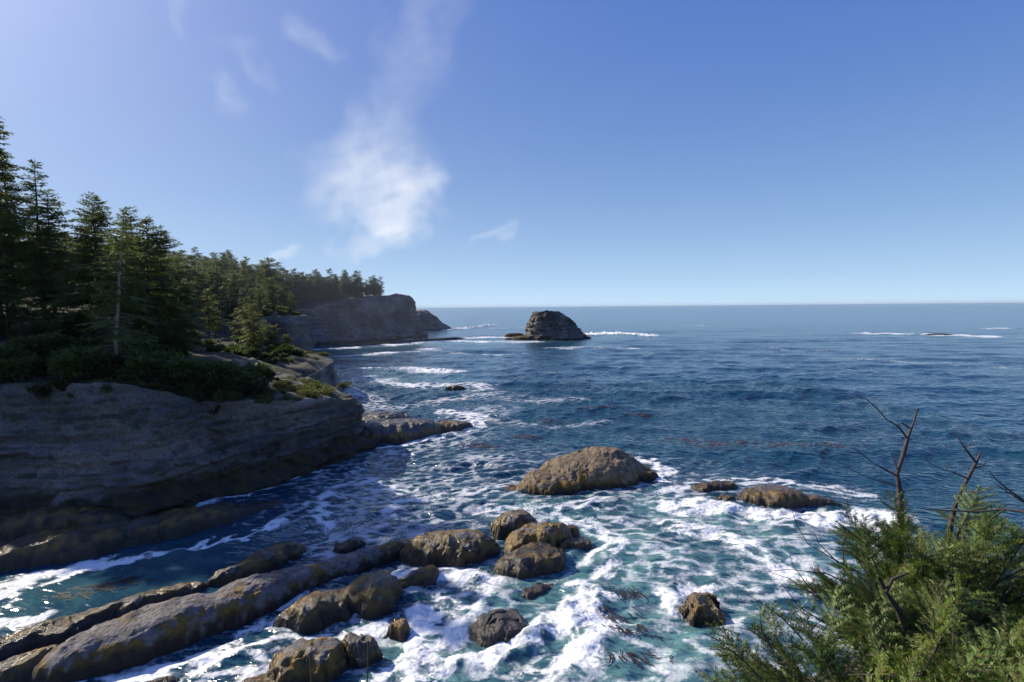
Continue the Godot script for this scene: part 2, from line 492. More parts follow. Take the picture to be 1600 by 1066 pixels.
func sea_row(j: int) -> void:
	var w := tex_n.x
	var row := PackedByteArray()
	row.resize(w * 4)
	var bump := PackedFloat32Array()
	bump.resize(w)
	var z := tex_box.position.y + (j + 0.5) / tex_n.y * tex_box.size.y
	var ff := foam_near if tex_near else foam_mid
	var mf := milk_near if tex_near else milk_mid
	for i in w:
		var x := tex_box.position.x + (i + 0.5) / w * tex_box.size.x
		var wx := x + 1.5 * n_mid.get_noise_2d(x * 2.2, z * 2.2) + 0.5 * n_fine.get_noise_2d(x, z)
		var wz := z + 1.5 * n_mid.get_noise_2d(x * 2.2 + 70.0, z * 2.2) + 0.5 * n_fine.get_noise_2d(x + 70.0, z)
		var far := ss(110.0, 190.0, -z)
		if far > 0.0:
			wx += far * 7.0 * n_mid.get_noise_2d(x * 0.22, z * 0.3)
			wz += far * 7.0 * n_mid.get_noise_2d(x * 0.22 + 31.0, z * 0.3)
		var d := ff.at(wx, wz)
		if far > 0.0 and d > 0.0:
			d *= lerpf(1.0, clampf(0.98 + 0.8 * n_mid.get_noise_2d(x * 0.4, z * 0.7 + 40.0), 0.0, 1.12), far)
		var milk := mf.at(wx + 1.5 * n_mid.get_noise_2d(x, z + 90.0), wz)
		var foam := 0.0
		if d > 0.06:
			var l := n_lace.get_noise_2d(x * 0.92 - z * 0.3, z * 1.15 + x * 0.25)            # -1 on the threads between cells, rising inside them
			# the threads are drawn out along the flow, which runs along the bands of white water
			var gx := ff.at(wx + 0.8, wz) - ff.at(wx - 0.8, wz)
			var gz := ff.at(wx, wz + 0.8) - ff.at(wx, wz - 0.8)
			var gl := sqrt(gx * gx + gz * gz)
			var fx := (-gz if gz < 0.0 else gz) / (gl + 0.06) + 0.5
			var fz := (gx if gz < 0.0 else -gx) / (gl + 0.06) - 0.25
			var reach := 0.30 if tex_near else 0.9
			for e in [-1.2, 1.2]:
				var ux: float = x + fx * reach * e
				var uz: float = z + fz * reach * e
				l += n_lace.get_noise_2d(ux * 0.92 - uz * 0.3, uz * 1.15 + ux * 0.25)
			l /= 3.0
			var lace := 1.0 - clampf((l + 0.87) / 0.22, 0.0, 1.0)
			var body := 0.5 + 0.9 * n_fine.get_noise_2d(x * 1.3, z * 1.3)
			var q := 0.68 * lace + 0.18 * body + 0.14 * (0.5 + n_mid.get_noise_2d(x * 3.0, z * 3.0))
			var t := 0.95 - d * 0.82
			foam = ss(t - 0.28, t + 0.26, q)
			foam *= 0.45 + 0.55 * ss(0.3, 0.9, d)
		var r := 0.006
		var g := 0.036
		var b := 0.075
		var tone := 0.5 + 0.5 * n_big.get_noise_2d(x * 1.6, z * 1.6)
		r = lerpf(r, 0.007, tone)
		g = lerpf(g, 0.058, tone)
		b = lerpf(b, 0.092, tone)
		if milk > 0.0:
			var k := clampf(milk * (0.75 + 0.7 * n_mid.get_noise_2d(x * 1.8, z * 1.8 + 30.0)), 0.0, 1.0)
			r = lerpf(r, 0.095, k)
			g = lerpf(g, 0.225, k)
			b = lerpf(b, 0.230, k)
		r = lerpf(r, 0.80, foam)
		g = lerpf(g, 0.82, foam)
		b = lerpf(b, 0.84, foam)
		row[i * 4] = int(pow(r, 0.4545) * 255.0)
		row[i * 4 + 1] = int(pow(g, 0.4545) * 255.0)
		row[i * 4 + 2] = int(pow(b, 0.4545) * 255.0)
		row[i * 4 + 3] = int(lerpf(0.10 if tex_near else 0.16, 0.85, foam) * 255.0)
		var calm := 1.0
		if x < -18.0 and z > -66.0:
			calm = lerpf(1.0, 0.25, ss(-18.0, -26.0, x) * ss(-66.0, -56.0, z))
		bump[i] = ripple(x, z) * calm * (1.0 - 0.5 * foam) + foam * (0.05 + 0.06 * n_fine.get_noise_2d(x * 3.0, z * 3.0))
	tex_rows[j] = row
	bump_rows[j] = bump.to_byte_array()

func sea_material(box: Rect2, near: bool, size: int) -> StandardMaterial3D:
	tex_box = box
	tex_near = near
	tex_n = Vector2i(size, size)
	tex_rows.resize(size)
	bump_rows.resize(size)
	var id := WorkerThreadPool.add_group_task(sea_row, size)
	WorkerThreadPool.wait_for_group_task_completion(id)
	var all := PackedByteArray()
	var allb := PackedByteArray()
	for j in size:
		all.append_array(tex_rows[j])
		allb.append_array(bump_rows[j])
	var m := StandardMaterial3D.new()
	m.albedo_texture = ImageTexture.create_from_image(Image.create_from_data(size, size, false, Image.FORMAT_RGBA8, all))
	m.roughness = 1.0
	m.roughness_texture = m.albedo_texture
	m.roughness_texture_channel = BaseMaterial3D.TEXTURE_CHANNEL_ALPHA
	m.metallic_specular = 0.45
	m.heightmap_enabled = true
	m.heightmap_texture = ImageTexture.create_from_image(Image.create_from_data(size, size, false, Image.FORMAT_RF, allb))
	m.heightmap_scale = 100.0
	m.texture_repeat = false
	return m

func make_sea() -> void:
	var xs := axis_steps(SEA_X0, SEA_X1, 0.3, 1.05, 1.05, -26000.0, 26000.0)
	var zs := axis_steps(SEA_Z1, SEA_Z0, 0.3, 1.022, 1.3, -30000.0, 40.0)
	var nu := xs.size()
	var nv := zs.size()
	var p := PackedVector3Array()
	p.resize(nu * nv)
	for j in nv:
		var dz := zs[mini(j + 1, nv - 1)] - zs[maxi(j - 1, 0)]
		for i in nu:
			var dx := xs[mini(i + 1, nu - 1)] - xs[maxi(i - 1, 0)]
			var cell := maxf(dz * 0.5, dx * 0.25)
			p[j * nu + i] = Vector3(xs[i], sea_height(xs[i], zs[j], cell), zs[j])
	print("sea points ", p.size(), " at ", Time.get_ticks_msec())
	var arr := grid_arrays(p, nu, nv, false)
	var idx: PackedInt32Array = arr[Mesh.ARRAY_INDEX]
	var normals: PackedVector3Array = arr[Mesh.ARRAY_NORMAL]
	var parts := [PackedInt32Array(), PackedInt32Array(), PackedInt32Array()]
	for q in idx.size() / 6:
		var i := q % (nu - 1)
		var j := q / (nu - 1)
		var x := (xs[i] + xs[i + 1]) * 0.5
		var z := (zs[j] + zs[j + 1]) * 0.5
		var which := 2
		if x > SEA_X0 and x < SEA_X1 and z > SEA_Z1 and z < SEA_Z0:
			which = 0
		elif x > MID_X0 and x < MID_X1 and z > MID_Z1 and z < SEA_Z0:
			which = 1
		parts[which].append_array(idx.slice(q * 6, q * 6 + 6))
	var near_box := Rect2(SEA_X0, SEA_Z1, SEA_X1 - SEA_X0, SEA_Z0 - SEA_Z1)
	var mid_box := Rect2(MID_X0, MID_Z1, MID_X1 - MID_X0, SEA_Z0 - MID_Z1)
	var mats := [sea_material(near_box, true, 2048), sea_material(mid_box, false, 1280)]
	print("sea textures at ", Time.get_ticks_msec())
	var far := std(0.17, Color(0.0065, 0.046, 0.085), false)
	far.metallic_specular = 0.45
	far.heightmap_enabled = true
	far.heightmap_texture = noise_tex(0.02, 5, 31, null, 1024)
	far.heightmap_scale = 14.0
	far.uv1_triplanar = true
	far.uv1_world_triplanar = true
	far.uv1_scale = Vector3(0.01, 0.02, 0.02)
	mats.append(far)
	var m := ArrayMesh.new()
	var boxes := [near_box, mid_box, mid_box]
	for k in 3:
		# keep only the points this piece uses
		var used := {}
		var pos := PackedVector3Array()
		var nor := PackedVector3Array()
		var uv := PackedVector2Array()
		var map := PackedInt32Array()
		map.resize(p.size())
		map.fill(-1)
		var out := PackedInt32Array()
		out.resize(parts[k].size())
		for e in parts[k].size():
			var v: int = parts[k][e]
			if map[v] < 0:
				map[v] = pos.size()
				pos.append(p[v])
				nor.append(normals[v])
				uv.append(Vector2((p[v].x - boxes[k].position.x) / boxes[k].size.x, (p[v].z - boxes[k].position.y) / boxes[k].size.y))
			out[e] = map[v]
		var a := []
		a.resize(Mesh.ARRAY_MAX)
		a[Mesh.ARRAY_VERTEX] = pos
		a[Mesh.ARRAY_NORMAL] = nor
		a[Mesh.ARRAY_TEX_UV] = uv
		a[Mesh.ARRAY_INDEX] = out
		m.add_surface_from_arrays(Mesh.PRIMITIVE_TRIANGLES, a)
		m.surface_set_material(k, mats[k])
	structure("sea", m, null, "blue ocean with swirling white foam around the rocks")

# ------------------------------------------------------------------ land
var ground_pts := [
	[-120.0, -45.0, 20.0], [-90.0, -50.0, 16.5], [-75.0, -49.0, 15.0], [-54.0, -55.0, 14.2], [-46.0, -55.5, 13.9], [-39.5, -57.5, 13.2], [-36.5, -62.0, 10.8], [-31.5, -66.0, 10.0], [-27.8, -71.0, 9.3], [-25.2, -78.5, 7.9], [-30.0, -88.0, 7.7], [-38.0, -98.0, 8.2],
	[-36.0, -78.0, 9.2], [-42.0, -88.0, 9.8], [-47.0, -62.0, 14.7], [-42.0, -68.0, 12.4], [-60.0, -66.0, 18.5], [-52.0, -74.0, 16.5], [-62.0, -78.0, 20.5], [-75.0, -68.0, 21.5], [-95.0, -75.0, 26.0], [-75.0, -95.0, 22.5], [-56.0, -95.0, 13.5],
	[-46.0, -112.0, 8.8], [-48.0, -128.0, 8.6], [-55.0, -142.0, 9.0], [-56.0, -120.0, 10.5], [-68.0, -125.0, 14.0], [-70.0, -148.0, 10.6], [-85.0, -150.0, 13.5], [-80.0, -165.0, 12.0], [-95.0, -125.0, 24.0], [-110.0, -170.0, 21.0], [-95.0, -195.0, 15.0],
	[-130.0, -230.0, 27.0], [-155.0, -200.0, 33.0], [-170.0, -230.0, 36.0], [-210.0, -250.0, 42.0], [-130.0, -270.0, 29.0], [-150.0, -290.0, 32.0], [-190.0, -320.0, 40.0], [-250.0, -300.0, 46.0], [-170.0, -380.0, 38.0], [-140.0, -420.0, 34.0], [-220.0, -450.0, 40.0],
	[-124.0, -311.0, 22.5], [-112.0, -322.0, 26.0], [-100.0, -336.0, 28.5], [-84.0, -356.0, 30.5], [-75.0, -372.0, 30.5], [-72.0, -395.0, 27.0], [-78.0, -430.0, 24.0], [-100.0, -370.0, 30.5], [-110.0, -420.0, 30.0], [-320.0, -420.0, 48.0], [-130.0, -110.0, 32.0], [-170.0, -150.0, 38.0],
	[0.0, 0.0, 20.3], [3.0, -1.0, 20.2], [-3.0, 0.0, 20.3], [2.6, -3.2, 19.9], [0.0, 8.0, 21.5], [5.0, -3.0, 19.8],
]

func ground_h(x: float, z: float) -> float:
	var s := 0.0
	var t := 0.0
	for g in ground_pts:
		var dx: float = x - g[0]
		var dz: float = z - g[1]
		var d := dx * dx + dz * dz + 4.0
		var w := 1.0 / (d * sqrt(d))
		s += w * g[2]
		t += w
	return s / t

# colour of bare rock, moss and weed at a point; up is the normal's y
func land_colour(p: Vector3, up: float, moss: float, weed_top: float) -> Color:
	var f := n_fine.get_noise_3dv(p * 0.8)
	var m := n_mid.get_noise_3dv(p * 1.4)
	var s := n_mid.get_noise_2d(p.y * 9.0 + 6.0 * m, (p.x + p.z) * 0.3)
	var c := Color(0.215, 0.198, 0.195).lerp(Color(0.110, 0.100, 0.100), clampf(0.5 + 0.9 * s + 0.4 * f, 0.0, 1.0))
	c = c.lerp(Color(0.24, 0.215, 0.195), clampf(m * 1.6 - 0.2, 0.0, 0.7))
	var big := n_big.get_noise_3dv(p * 2.0)
	c = c * (1.0 + 1.1 * clampf(big + 0.25 * f, -0.35, 0.8))
	var g := clampf((up - 0.45) * 2.2 + m * 1.5 + f * 0.9 + moss, 0.0, 1.0)
	if g > 0.0 and p.y > weed_top + 1.5:
		var green := Color(0.030, 0.042, 0.013).lerp(Color(0.080, 0.084, 0.022), clampf(0.5 + f, 0.0, 1.0))
		green = green.lerp(Color(0.060, 0.046, 0.032), clampf(m * 1.3, 0.0, 0.75))
		c = c.lerp(green, g * 0.9)
	var w := clampf((weed_top + 1.4 * m + 0.8 * f - p.y) * 1.6, 0.0, 1.0)
	if w > 0.0:
		var weed := Color(0.035, 0.026, 0.014).lerp(Color(0.085, 0.060, 0.016), clampf(0.4 + 1.3 * f, 0.0, 1.0))
		c = c.lerp(weed, w)
	return c

# a wall of rock that rises from the sea along a line of points [base x, base z, top x, top z, top height]
func cliff_mesh(line: Array, closed: bool, inland: float, step: float, rows: int, cap_rows: int, amp: float, grain: float, moss: float, weed_top: float, bench := 0.0, beds := 1.0) -> ArrayMesh:
	var pts := []
	var n := line.size()
	var segs := n if closed else n - 1
	for k in segs:
		var a: Array = line[(k - 1 + n) % n] if closed else line[maxi(k - 1, 0)]
		var b: Array = line[k]
		var c: Array = line[(k + 1) % n]
		var d: Array = line[(k + 2) % n] if closed else line[mini(k + 2, n - 1)]
		var cnt := maxi(2, int(Vector2(b[0] - c[0], b[1] - c[1]).length() / step))
		for e in cnt:
			var q := []
			for f in 5:
				q.append(cubic_interpolate(b[f], c[f], a[f], d[f], float(e) / cnt))
			pts.append(q)
	pts.append(pts[0].duplicate() if closed else line[n - 1])
	var nu := pts.size()
	var nv := rows + cap_rows + 1
	var mid := Vector2.ZERO
	for q in pts:
		mid += Vector2(q[2], q[3]) / nu
	var p := PackedVector3Array()
	p.resize(nu * nv)
	for i in nu:
		var q: Array = pts[i]
		var l: Array = pts[i - 1 if i > 0 else (nu - 2 if closed else 0)]
		var r: Array = pts[i + 1 if i < nu - 1 else (1 if closed else nu - 1)]
		var tang := Vector2(r[0] - l[0], r[1] - l[1]).normalized()
		var outward := Vector2(-tang.y, tang.x)     # the sea lies to the right of the line as one walks it with y up
		for j in nv:
			var pos: Vector3
			var face := 1.0
			if j <= rows:
				var k := float(j) / rows
				var y := lerpf(-1.6, q[4], k)
				var t := clampf(y / maxf(q[4], 0.1), 0.0, 1.0)
				var lean := t * t * (3.0 - 2.0 * t) * 0.6 + t * 0.4
				var b := Vector2(q[0], q[1]).lerp(Vector2(q[2], q[3]), lean)
				b += outward * bench * (1.0 - ss(0.0, 0.22, t))
				pos = Vector3(b.x, y, b.y)
				face = 1.0 - 0.75 * ss(0.86, 1.0, k)
			else:
				var k := float(j - rows) / cap_rows
				face = 0.25 * (1.0 - ss(0.0, 0.35, k))
				var b := Vector2(q[2], q[3])
				if closed:
					b = b.lerp(mid, k)
					pos = Vector3(b.x, lerpf(q[4], inland, ss(0.0, 1.0, k)), b.y)
				else:
					b -= outward * inland * pow(k, 1.2)
					pos = Vector3(b.x, lerpf(q[4], ground_h(b.x, b.y) + 0.25, ss(0.0, 0.45, k)), b.y)
			var g := pos * grain
			var d := n_big.get_noise_3dv(g * 3.2) * 1.5 + (0.42 - absf(n_ridge.get_noise_3dv(g * Vector3(1.0, 0.45, 1.0)))) * 0.9 + n_mid.get_noise_3dv(g * 2.0) * 0.5
			var bed := n_mid.get_noise_2d(pos.y * grain * 7.0 + 5.0 * n_big.get_noise_3dv(g * 2.0), (pos.x - pos.z) * grain * 0.25)
			var thin := n_mid.get_noise_2d(pos.y * grain * 26.0 + 9.0 * n_big.get_noise_3dv(g * 3.0), (pos.x - pos.z) * grain * 0.6)
			d += (clampf(bed * 3.0, -0.5, 0.5) * 0.5 + clampf(thin * 3.0, -0.5, 0.5) * 0.28) * beds + n_fine.get_noise_3dv(g * 1.7) * 0.5 + n_block.get_noise_3dv((pos + Vector3.ONE * 1.2 * n_mid.get_noise_3dv(g * 2.0) / grain * 0.3) * grain * Vector3(2.4, 4.6, 2.4)) * 0.42 * (0.35 + 0.65 * beds) + absf(n_ridge.get_noise_3dv(g * 3.0)) * 0.5
			var flat := Vector3(outward.x, 0.12, outward.y) * d * amp * face
			var lift := Vector3.UP * (n_mid.get_noise_3dv(g * 1.6) * 0.8 + n_fine.get_noise_3dv(g * 1.8) * 0.25 + clampf(bed, -0.3, 0.3) + 0.5 * n_block.get_noise_3dv(pos * grain * Vector3(2.4, 4.6, 2.4))) * amp * 0.5 * (1.0 - face)
			p[j * nu + i] = pos + flat + lift
	if closed:
		for j in nv:
			p[j * nu + nu - 1] = p[j * nu]
	var arr := grid_arrays(p, nu, nv, true)
	var nor: PackedVector3Array = arr[Mesh.ARRAY_NORMAL]
	var col := PackedColorArray()
	col.resize(p.size())
	for k in p.size():
		col[k] = land_colour(p[k], nor[k].y, moss, weed_top)
	arr[Mesh.ARRAY_COLOR] = col
	return mesh_of(arr)

# a boulder: domes [x, z, half length, half width, turn, height] melted together, with lumps and cracks
func boulder_mesh(at: Vector2, domes: Array, cell: float, rough: float, look: Dictionary) -> ArrayMesh:
	var lo := Vector2(1e9, 1e9)
	var hi := -lo
	for d in domes:
		var r: float = maxf(d[2], d[3]) * 1.25 + 0.4
		lo = lo.min(Vector2(d[0] - r, d[1] - r))
		hi = hi.max(Vector2(d[0] + r, d[1] + r))
	var nu := int((hi.x - lo.x) / cell) + 2
	var nv := int((hi.y - lo.y) / cell) + 2
	var p := PackedVector3Array()
	p.resize(nu * nv)
	for j in nv:
		for i in nu:
			var x := lo.x + i * cell
			var z := lo.y + j * cell
			var wx := x + 0.9 * rough * n_mid.get_noise_2d(x * 1.5, z * 1.5) + 0.35 * rough * n_fine.get_noise_2d(x * 1.2, z * 1.2)
			var wz := z + 0.9 * rough * n_mid.get_noise_2d(x * 1.5 + 55.0, z * 1.5) + 0.35 * rough * n_fine.get_noise_2d(x * 1.2 + 55.0, z * 1.2)
			var h := -1.2
			var sum := 0.0
			for d in domes:
				var ca := cos(d[4])
				var sa := sin(d[4])
				var dx: float = wx - d[0]
				var dz: float = wz - d[1]
				var r := Vector2((dx * ca + dz * sa) / d[2], (-dx * sa + dz * ca) / d[3]).length()
				var v: float
				if r < 1.0:
					v = d[5] * pow(1.0 - pow(r, 3.2), 0.6) - 0.05
				else:
					v = -(r - 1.0) * minf(d[2], d[3]) * 2.6 - 0.05
				sum += exp(clampf(v, -3.0, 8.0) * 3.2)
			h = log(maxf(sum, 1e-4)) / 3.2
			h = maxf(h, -1.3)
			var pos := Vector3(x, h, z)
			var crack := absf(n_ridge.get_noise_3dv(pos * 2.2))
			var bed := clampf(n_mid.get_noise_2d(pos.y * 11.0 + (x + z) * 1.3, (x - z) * 0.7) * 2.5, -0.5, 0.5)
			pos.y += rough * (0.34 * n_mid.get_noise_3dv(pos * 2.2) + 0.16 * n_fine.get_noise_3dv(pos * 1.0) - 0.20 * (1.0 - ss(0.0, 0.07, crack)) * ss(-0.1, 0.3, n_mid.get_noise_2d(x * 0.8 + 20.0, z * 0.8)) + 0.22 * bed) * ss(-0.6, 0.6, h)
			pos.y += rough * 0.10 * n_block.get_noise_3dv((pos + Vector3.ONE * 0.5 * n_mid.get_noise_3dv(pos * 3.0)) * Vector3(1.1, 2.0, 1.1)) * ss(-0.2, 0.6, h)
			pos.x += rough * 0.2 * n_fine.get_noise_3dv(pos * 1.6 + Vector3(9, 0, 0))
			pos.z += rough * 0.2 * n_fine.get_noise_3dv(pos * 1.6 + Vector3(0, 0, 9))
			p[j * nu + i] = pos
	var keep := PackedByteArray()
	keep.resize(nu * nv)
	for j in nv - 1:
		for i in nu - 1:
			var a := j * nu + i
			keep[a] = 1 if maxf(maxf(p[a].y, p[a + 1].y), maxf(p[a + nu].y, p[a + nu + 1].y)) > -0.9 else 0
	var arr := grid_arrays(p, nu, nv, false, keep)
	var nor: PackedVector3Array = arr[Mesh.ARRAY_NORMAL]
	var col := PackedColorArray()
	col.resize(p.size())
	var dry: float = look.get("dry", 1.2)
	var wet_shade_top := 0.3  # top of the black band: wet rock, plus shade painted on the sides
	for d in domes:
		wet_shade_top = maxf(wet_shade_top, minf(0.95, 0.2 + 0.36 * d[5]))
	var gold: float = look.get("gold", 0.5)
	var bare: Color = look.get("bare", Color(0.20, 0.185, 0.185))
	for k in p.size():
		var q := p[k]
		var f := n_fine.get_noise_3dv(q * 1.3)
		var m := n_mid.get_noise_3dv(q * 2.4)
		var c := bare.lerp(bare * 0.42, clampf(0.4 + 1.5 * f + 0.6 * m, 0.0, 1.0))
		var weed := Color(0.030, 0.020, 0.009).lerp(Color(0.27, 0.160, 0.020), clampf(gold + 1.2 * f + 0.9 * m, 0.0, 1.0))
		var w := clampf((dry + 1.4 * m + 1.2 * f - q.y) * 2.4, 0.0, 1.0)
		c = c.lerp(weed, w)
		var wet := clampf((wet_shade_top + 0.6 * m + 0.5 * f - q.y) * 2.6, 0.0, 1.0)  # wet foot of the rock, raised so its black also paints shaded sides
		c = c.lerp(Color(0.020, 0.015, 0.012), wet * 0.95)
		col[k] = Color(c.r, c.g, c.b)
		p[k] -= Vector3(at.x, 0, at.y)
	arr[Mesh.ARRAY_VERTEX] = p
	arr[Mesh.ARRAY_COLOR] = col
	return mesh_of(arr)

func boulder(called: String, label: String, domes: Array, look := {}, group := "") -> void:
	var at := Vector2(domes[0][0], domes[0][1])
	var size := 0.0
	for d in domes:
		size = maxf(size, d[2])
	var cell: float = look.get("cell", clampf(size * 0.028, 0.06, 0.16))
	var o := MeshInstance3D.new()
	o.name = numbered(called)
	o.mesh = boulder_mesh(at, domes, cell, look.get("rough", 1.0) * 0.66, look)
	o.material_override = M[look.get("mat", "weed_rock")]
	o.position = Vector3(at.x, 0, at.y)
	add_child(o)
	o.set_meta("label", label)
	o.set_meta("category", "rock")
	if group:
		o.set_meta("group", group)

func make_land() -> void:
	# inland ground
	var land := PackedVector2Array()
	for q in [[-140, -44], [-90, -54], [-54, -58], [-46, -58.5], [-41, -60.5], [-39, -65], [-34, -69], [-31, -74], [-30, -80], [-34, -88], [-42, -100], [-49, -112], [-52, -128], [-58, -142], [-66, -152], [-76, -160], [-80, -180], [-98, -198], [-118, -230], [-140, -262], [-142, -290], [-126, -314], [-104, -338], [-86, -360], [-80, -376], [-90, -398], [-110, -416], [-155, -440], [-340, -480], [-420, -300], [-300, -120]]:
		land.append(Vector2(q[0], q[1]))
	var cell := 2.0
	var nu := 196
	var nv := 222
	var p := PackedVector3Array()
	p.resize(nu * nv)
	var keep := PackedByteArray()
	keep.resize(nu * nv)
	for j in nv:
		for i in nu:
			var x := -420.0 + i * cell
			var z := -484.0 + j * cell
			if Geometry2D.is_point_in_polygon(Vector2(x + 1.0, z + 1.0), land):
				keep[j * nu + i] = 1
			if x > -0.85 * -z - 60.0:
				p[j * nu + i] = Vector3(x, ground_h(x, z) + 0.5 * n_mid.get_noise_2d(x, z) + 0.3 * n_fine.get_noise_2d(x * 0.6, z * 0.6), z)
			else:
				keep[j * nu + i] = 0
				p[j * nu + i] = Vector3(x, 20, z)
	var arr := grid_arrays(p, nu, nv, false, keep)
	var nor: PackedVector3Array = arr[Mesh.ARRAY_NORMAL]
	var col := PackedColorArray()
	col.resize(p.size())
	for k in p.size():
		col[k] = land_colour(p[k], nor[k].y, 0.25, -9.0)
	arr[Mesh.ARRAY_COLOR] = col
	structure("hillside", mesh_of(arr), M["soil"], "mossy forest floor rising behind the dark cliff")
	# the cliff across the inlet and the slabs behind its top
	structure("cliff", cliff_mesh([
		[-100.0, -40.0, -98.0, -46.0, 17.0], [-76.0, -44.0, -75.0, -49.0, 15.0], [-54.5, -51.0, -54.0, -55.0, 14.2], [-46.0, -52.0, -46.0, -55.5, 13.9], [-39.8, -54.2, -39.8, -57.0, 13.2], [-35.9, -59.0, -37.0, -61.6, 10.9], [-31.2, -63.3, -32.0, -65.6, 10.1], [-27.4, -68.3, -28.2, -70.6, 9.4], [-24.0, -76.6, -25.2, -78.0, 8.0], [-24.6, -81.5, -26.2, -82.0, 7.8], [-29.0, -90.0, -30.6, -89.0, 7.6], [-38.0, -100.0, -39.0, -97.0, 8.0], [-48.0, -104.0, -48.0, -100.0, 9.0]],
		false, 9.0, 0.28, 64, 26, 1.25, 0.30, -0.25, 3.0, 1.6), M["rock"], "dark layered cliff with mossy flat top above the inlet")
	structure("rock_shelf", cliff_mesh([
		[-50.0, -103.0, -50.0, -105.0, 7.0], [-44.0, -105.0, -45.0, -107.0, 7.2], [-41.0, -110.0, -43.0, -111.0, 7.4], [-42.0, -120.0, -44.0, -120.0, 8.0], [-44.0, -132.0, -46.0, -131.0, 8.4], [-51.0, -144.0, -52.5, -142.0, 8.6], [-62.0, -155.0, -62.0, -152.0, 9.4], [-80.0, -158.0, -78.0, -156.0, 11.0]],
		false, 9.0, 0.5, 32, 20, 0.9, 0.25, -0.1, 1.0, 0.5), M["rock"], "flat mossy rock shelf behind the dark cliff")
	# the coast at the back of the cove and the far headland
	structure("headland", cliff_mesh([
		[-80.0, -184.0, -82.0, -182.0, 13.0], [-98.0, -204.0, -102.0, -200.0, 16.0], [-120.0, -236.0, -124.0, -234.0, 24.0], [-142.0, -266.0, -146.0, -264.0, 27.0], [-142.0, -290.0, -146.0, -292.0, 25.0], [-124.5, -306.0, -126.0, -310.0, 22.0], [-111.0, -319.0, -113.0, -322.5, 25.5], [-99.0, -333.0, -101.0, -336.5, 28.0], [-85.5, -349.0, -88.0, -353.0, 30.5], [-72.0, -361.0, -76.5, -365.0, 31.5], [-64.0, -369.0, -70.0, -372.0, 27.5], [-66.0, -384.0, -73.0, -383.0, 24.0], [-82.0, -404.0, -86.0, -400.0, 23.0], [-104.0, -425.0, -106.0, -420.0, 24.0], [-150.0, -450.0, -150.0, -444.0, 26.0]],
		false, 14.0, 1.0, 56, 12, 2.6, 0.19, -0.35, 2.2, 1.0, 0.5), M["far_rock"], "tall dark headland cliff with trees along its top")
	var pil := thing("rock_pillar", "stubby rock pillar with shrubs on top beside the mossy shelf", "rock", Vector3.ZERO)
	part("rock", cliff_mesh([
		[-84.0, -160.0, -82.5, -163.0, 18.5], [-76.0, -158.5, -76.0, -161.0, 19.8], [-68.5, -160.5, -69.5, -162.5, 19.6], [-66.0, -167.0, -67.5, -167.5, 19.4], [-68.0, -175.0, -69.5, -174.0, 19.0], [-76.0, -181.0, -76.0, -178.0, 19.0], [-86.0, -178.0, -84.0, -176.0, 18.0], [-89.0, -168.0, -86.5, -168.5, 18.0]],
		true, 21.0, 0.7, 36, 12, 1.3, 0.2, 0.0, 1.5), M["rock"], pil)
	var stack := thing("sea_stack", "lone blunt sea stack standing in open water amid white surf", "rock", Vector3.ZERO)
	part("rock", cliff_mesh([
		[12.0, -350.0, 14.0, -350.0, 17.6], [13.0, -341.0, 15.0, -342.0, 18.4], [21.0, -335.0, 22.0, -337.0, 19.0], [34.0, -334.5, 31.5, -338.0, 18.2], [45.0, -341.0, 37.5, -342.0, 14.5], [50.0, -350.0, 42.0, -351.0, 10.5], [45.0, -361.0, 37.0, -359.0, 13.0], [30.0, -366.0, 28.0, -363.0, 17.0], [14.0, -361.0, 18.0, -359.0, 17.8]],
		true, 18.8, 0.6, 54, 16, 3.0, 0.22, -0.6, 1.6, 2.0, 0.5), M["far_rock"], stack)
	var knob := thing("sea_stack", "low dark rocky knob off the end of the headland", "rock", Vector3.ZERO)
	part("rock", cliff_mesh([
		[-106.0, -505.0, -98.0, -508.0, 19.0], [-92.0, -492.0, -90.0, -500.0, 19.0], [-76.0, -494.0, -82.0, -502.0, 17.0], [-64.0, -502.0, -74.0, -507.0, 12.0], [-61.0, -514.0, -72.0, -514.0, 9.0], [-70.0, -526.0, -78.0, -522.0, 13.0], [-92.0, -530.0, -92.0, -524.0, 18.0]],
		true, 19.5, 1.6, 26, 8, 2.4, 0.19, -0.5, 1.8, 2.0, 0.4), M["far_rock"], knob)
	var dir := -0.7
	boulder("tidal_ledge", "long weed-covered ledge along the foot of the dark cliff", [[-41.0, -45.5, 7.5, 2.5, -0.5, 2.0], [-33.5, -50.0, 6.0, 2.1, -0.62, 1.9], [-28.6, -54.6, 3.0, 1.1, -0.75, 0.8]], {"dry": 2.2, "gold": 0.15, "bare": Color(0.08, 0.07, 0.06), "cell": 0.16})
	boulder("tidal_ledge", "green-topped ledge between the weedy ledge and dark cliff", [[-47.0, -49.6, 9.0, 2.0, -0.12, 2.4]], {"dry": 3.0, "gold": 0.2, "bare": Color(0.09, 0.10, 0.035), "cell": 0.16})
	boulder("tidal_ledge", "low pointed shelf with golden weed at the cliff's outer corner", [[-20.0, -86.0, 8.0, 4.2, -0.35, 3.0], [-12.6, -91.0, 5.6, 2.2, -0.3, 1.5], [-24.5, -92.0, 7.0, 4.0, -0.6, 3.0]], {"dry": 1.8, "gold": 0.6, "cell": 0.18, "bare": Color(0.15, 0.135, 0.12)})
	boulder("sea_boulder", "largest tan boulder, alone in the foamy water", [[10.0, -64.0, 7.0, 4.8, -0.12, 3.2], [11.8, -65.2, 4.4, 2.8, 0.15, 3.7], [4.8, -60.8, 4.8, 3.4, -0.5, 2.2], [0.2, -59.2, 2.0, 1.4, 0.2, 0.9], [15.6, -64.5, 2.8, 2.6, 0.0, 1.2]], {"dry": 1.5, "gold": 0.55, "bare": Color(0.29, 0.22, 0.14), "cell": 0.11, "rough": 0.95, "mat": "rock"})
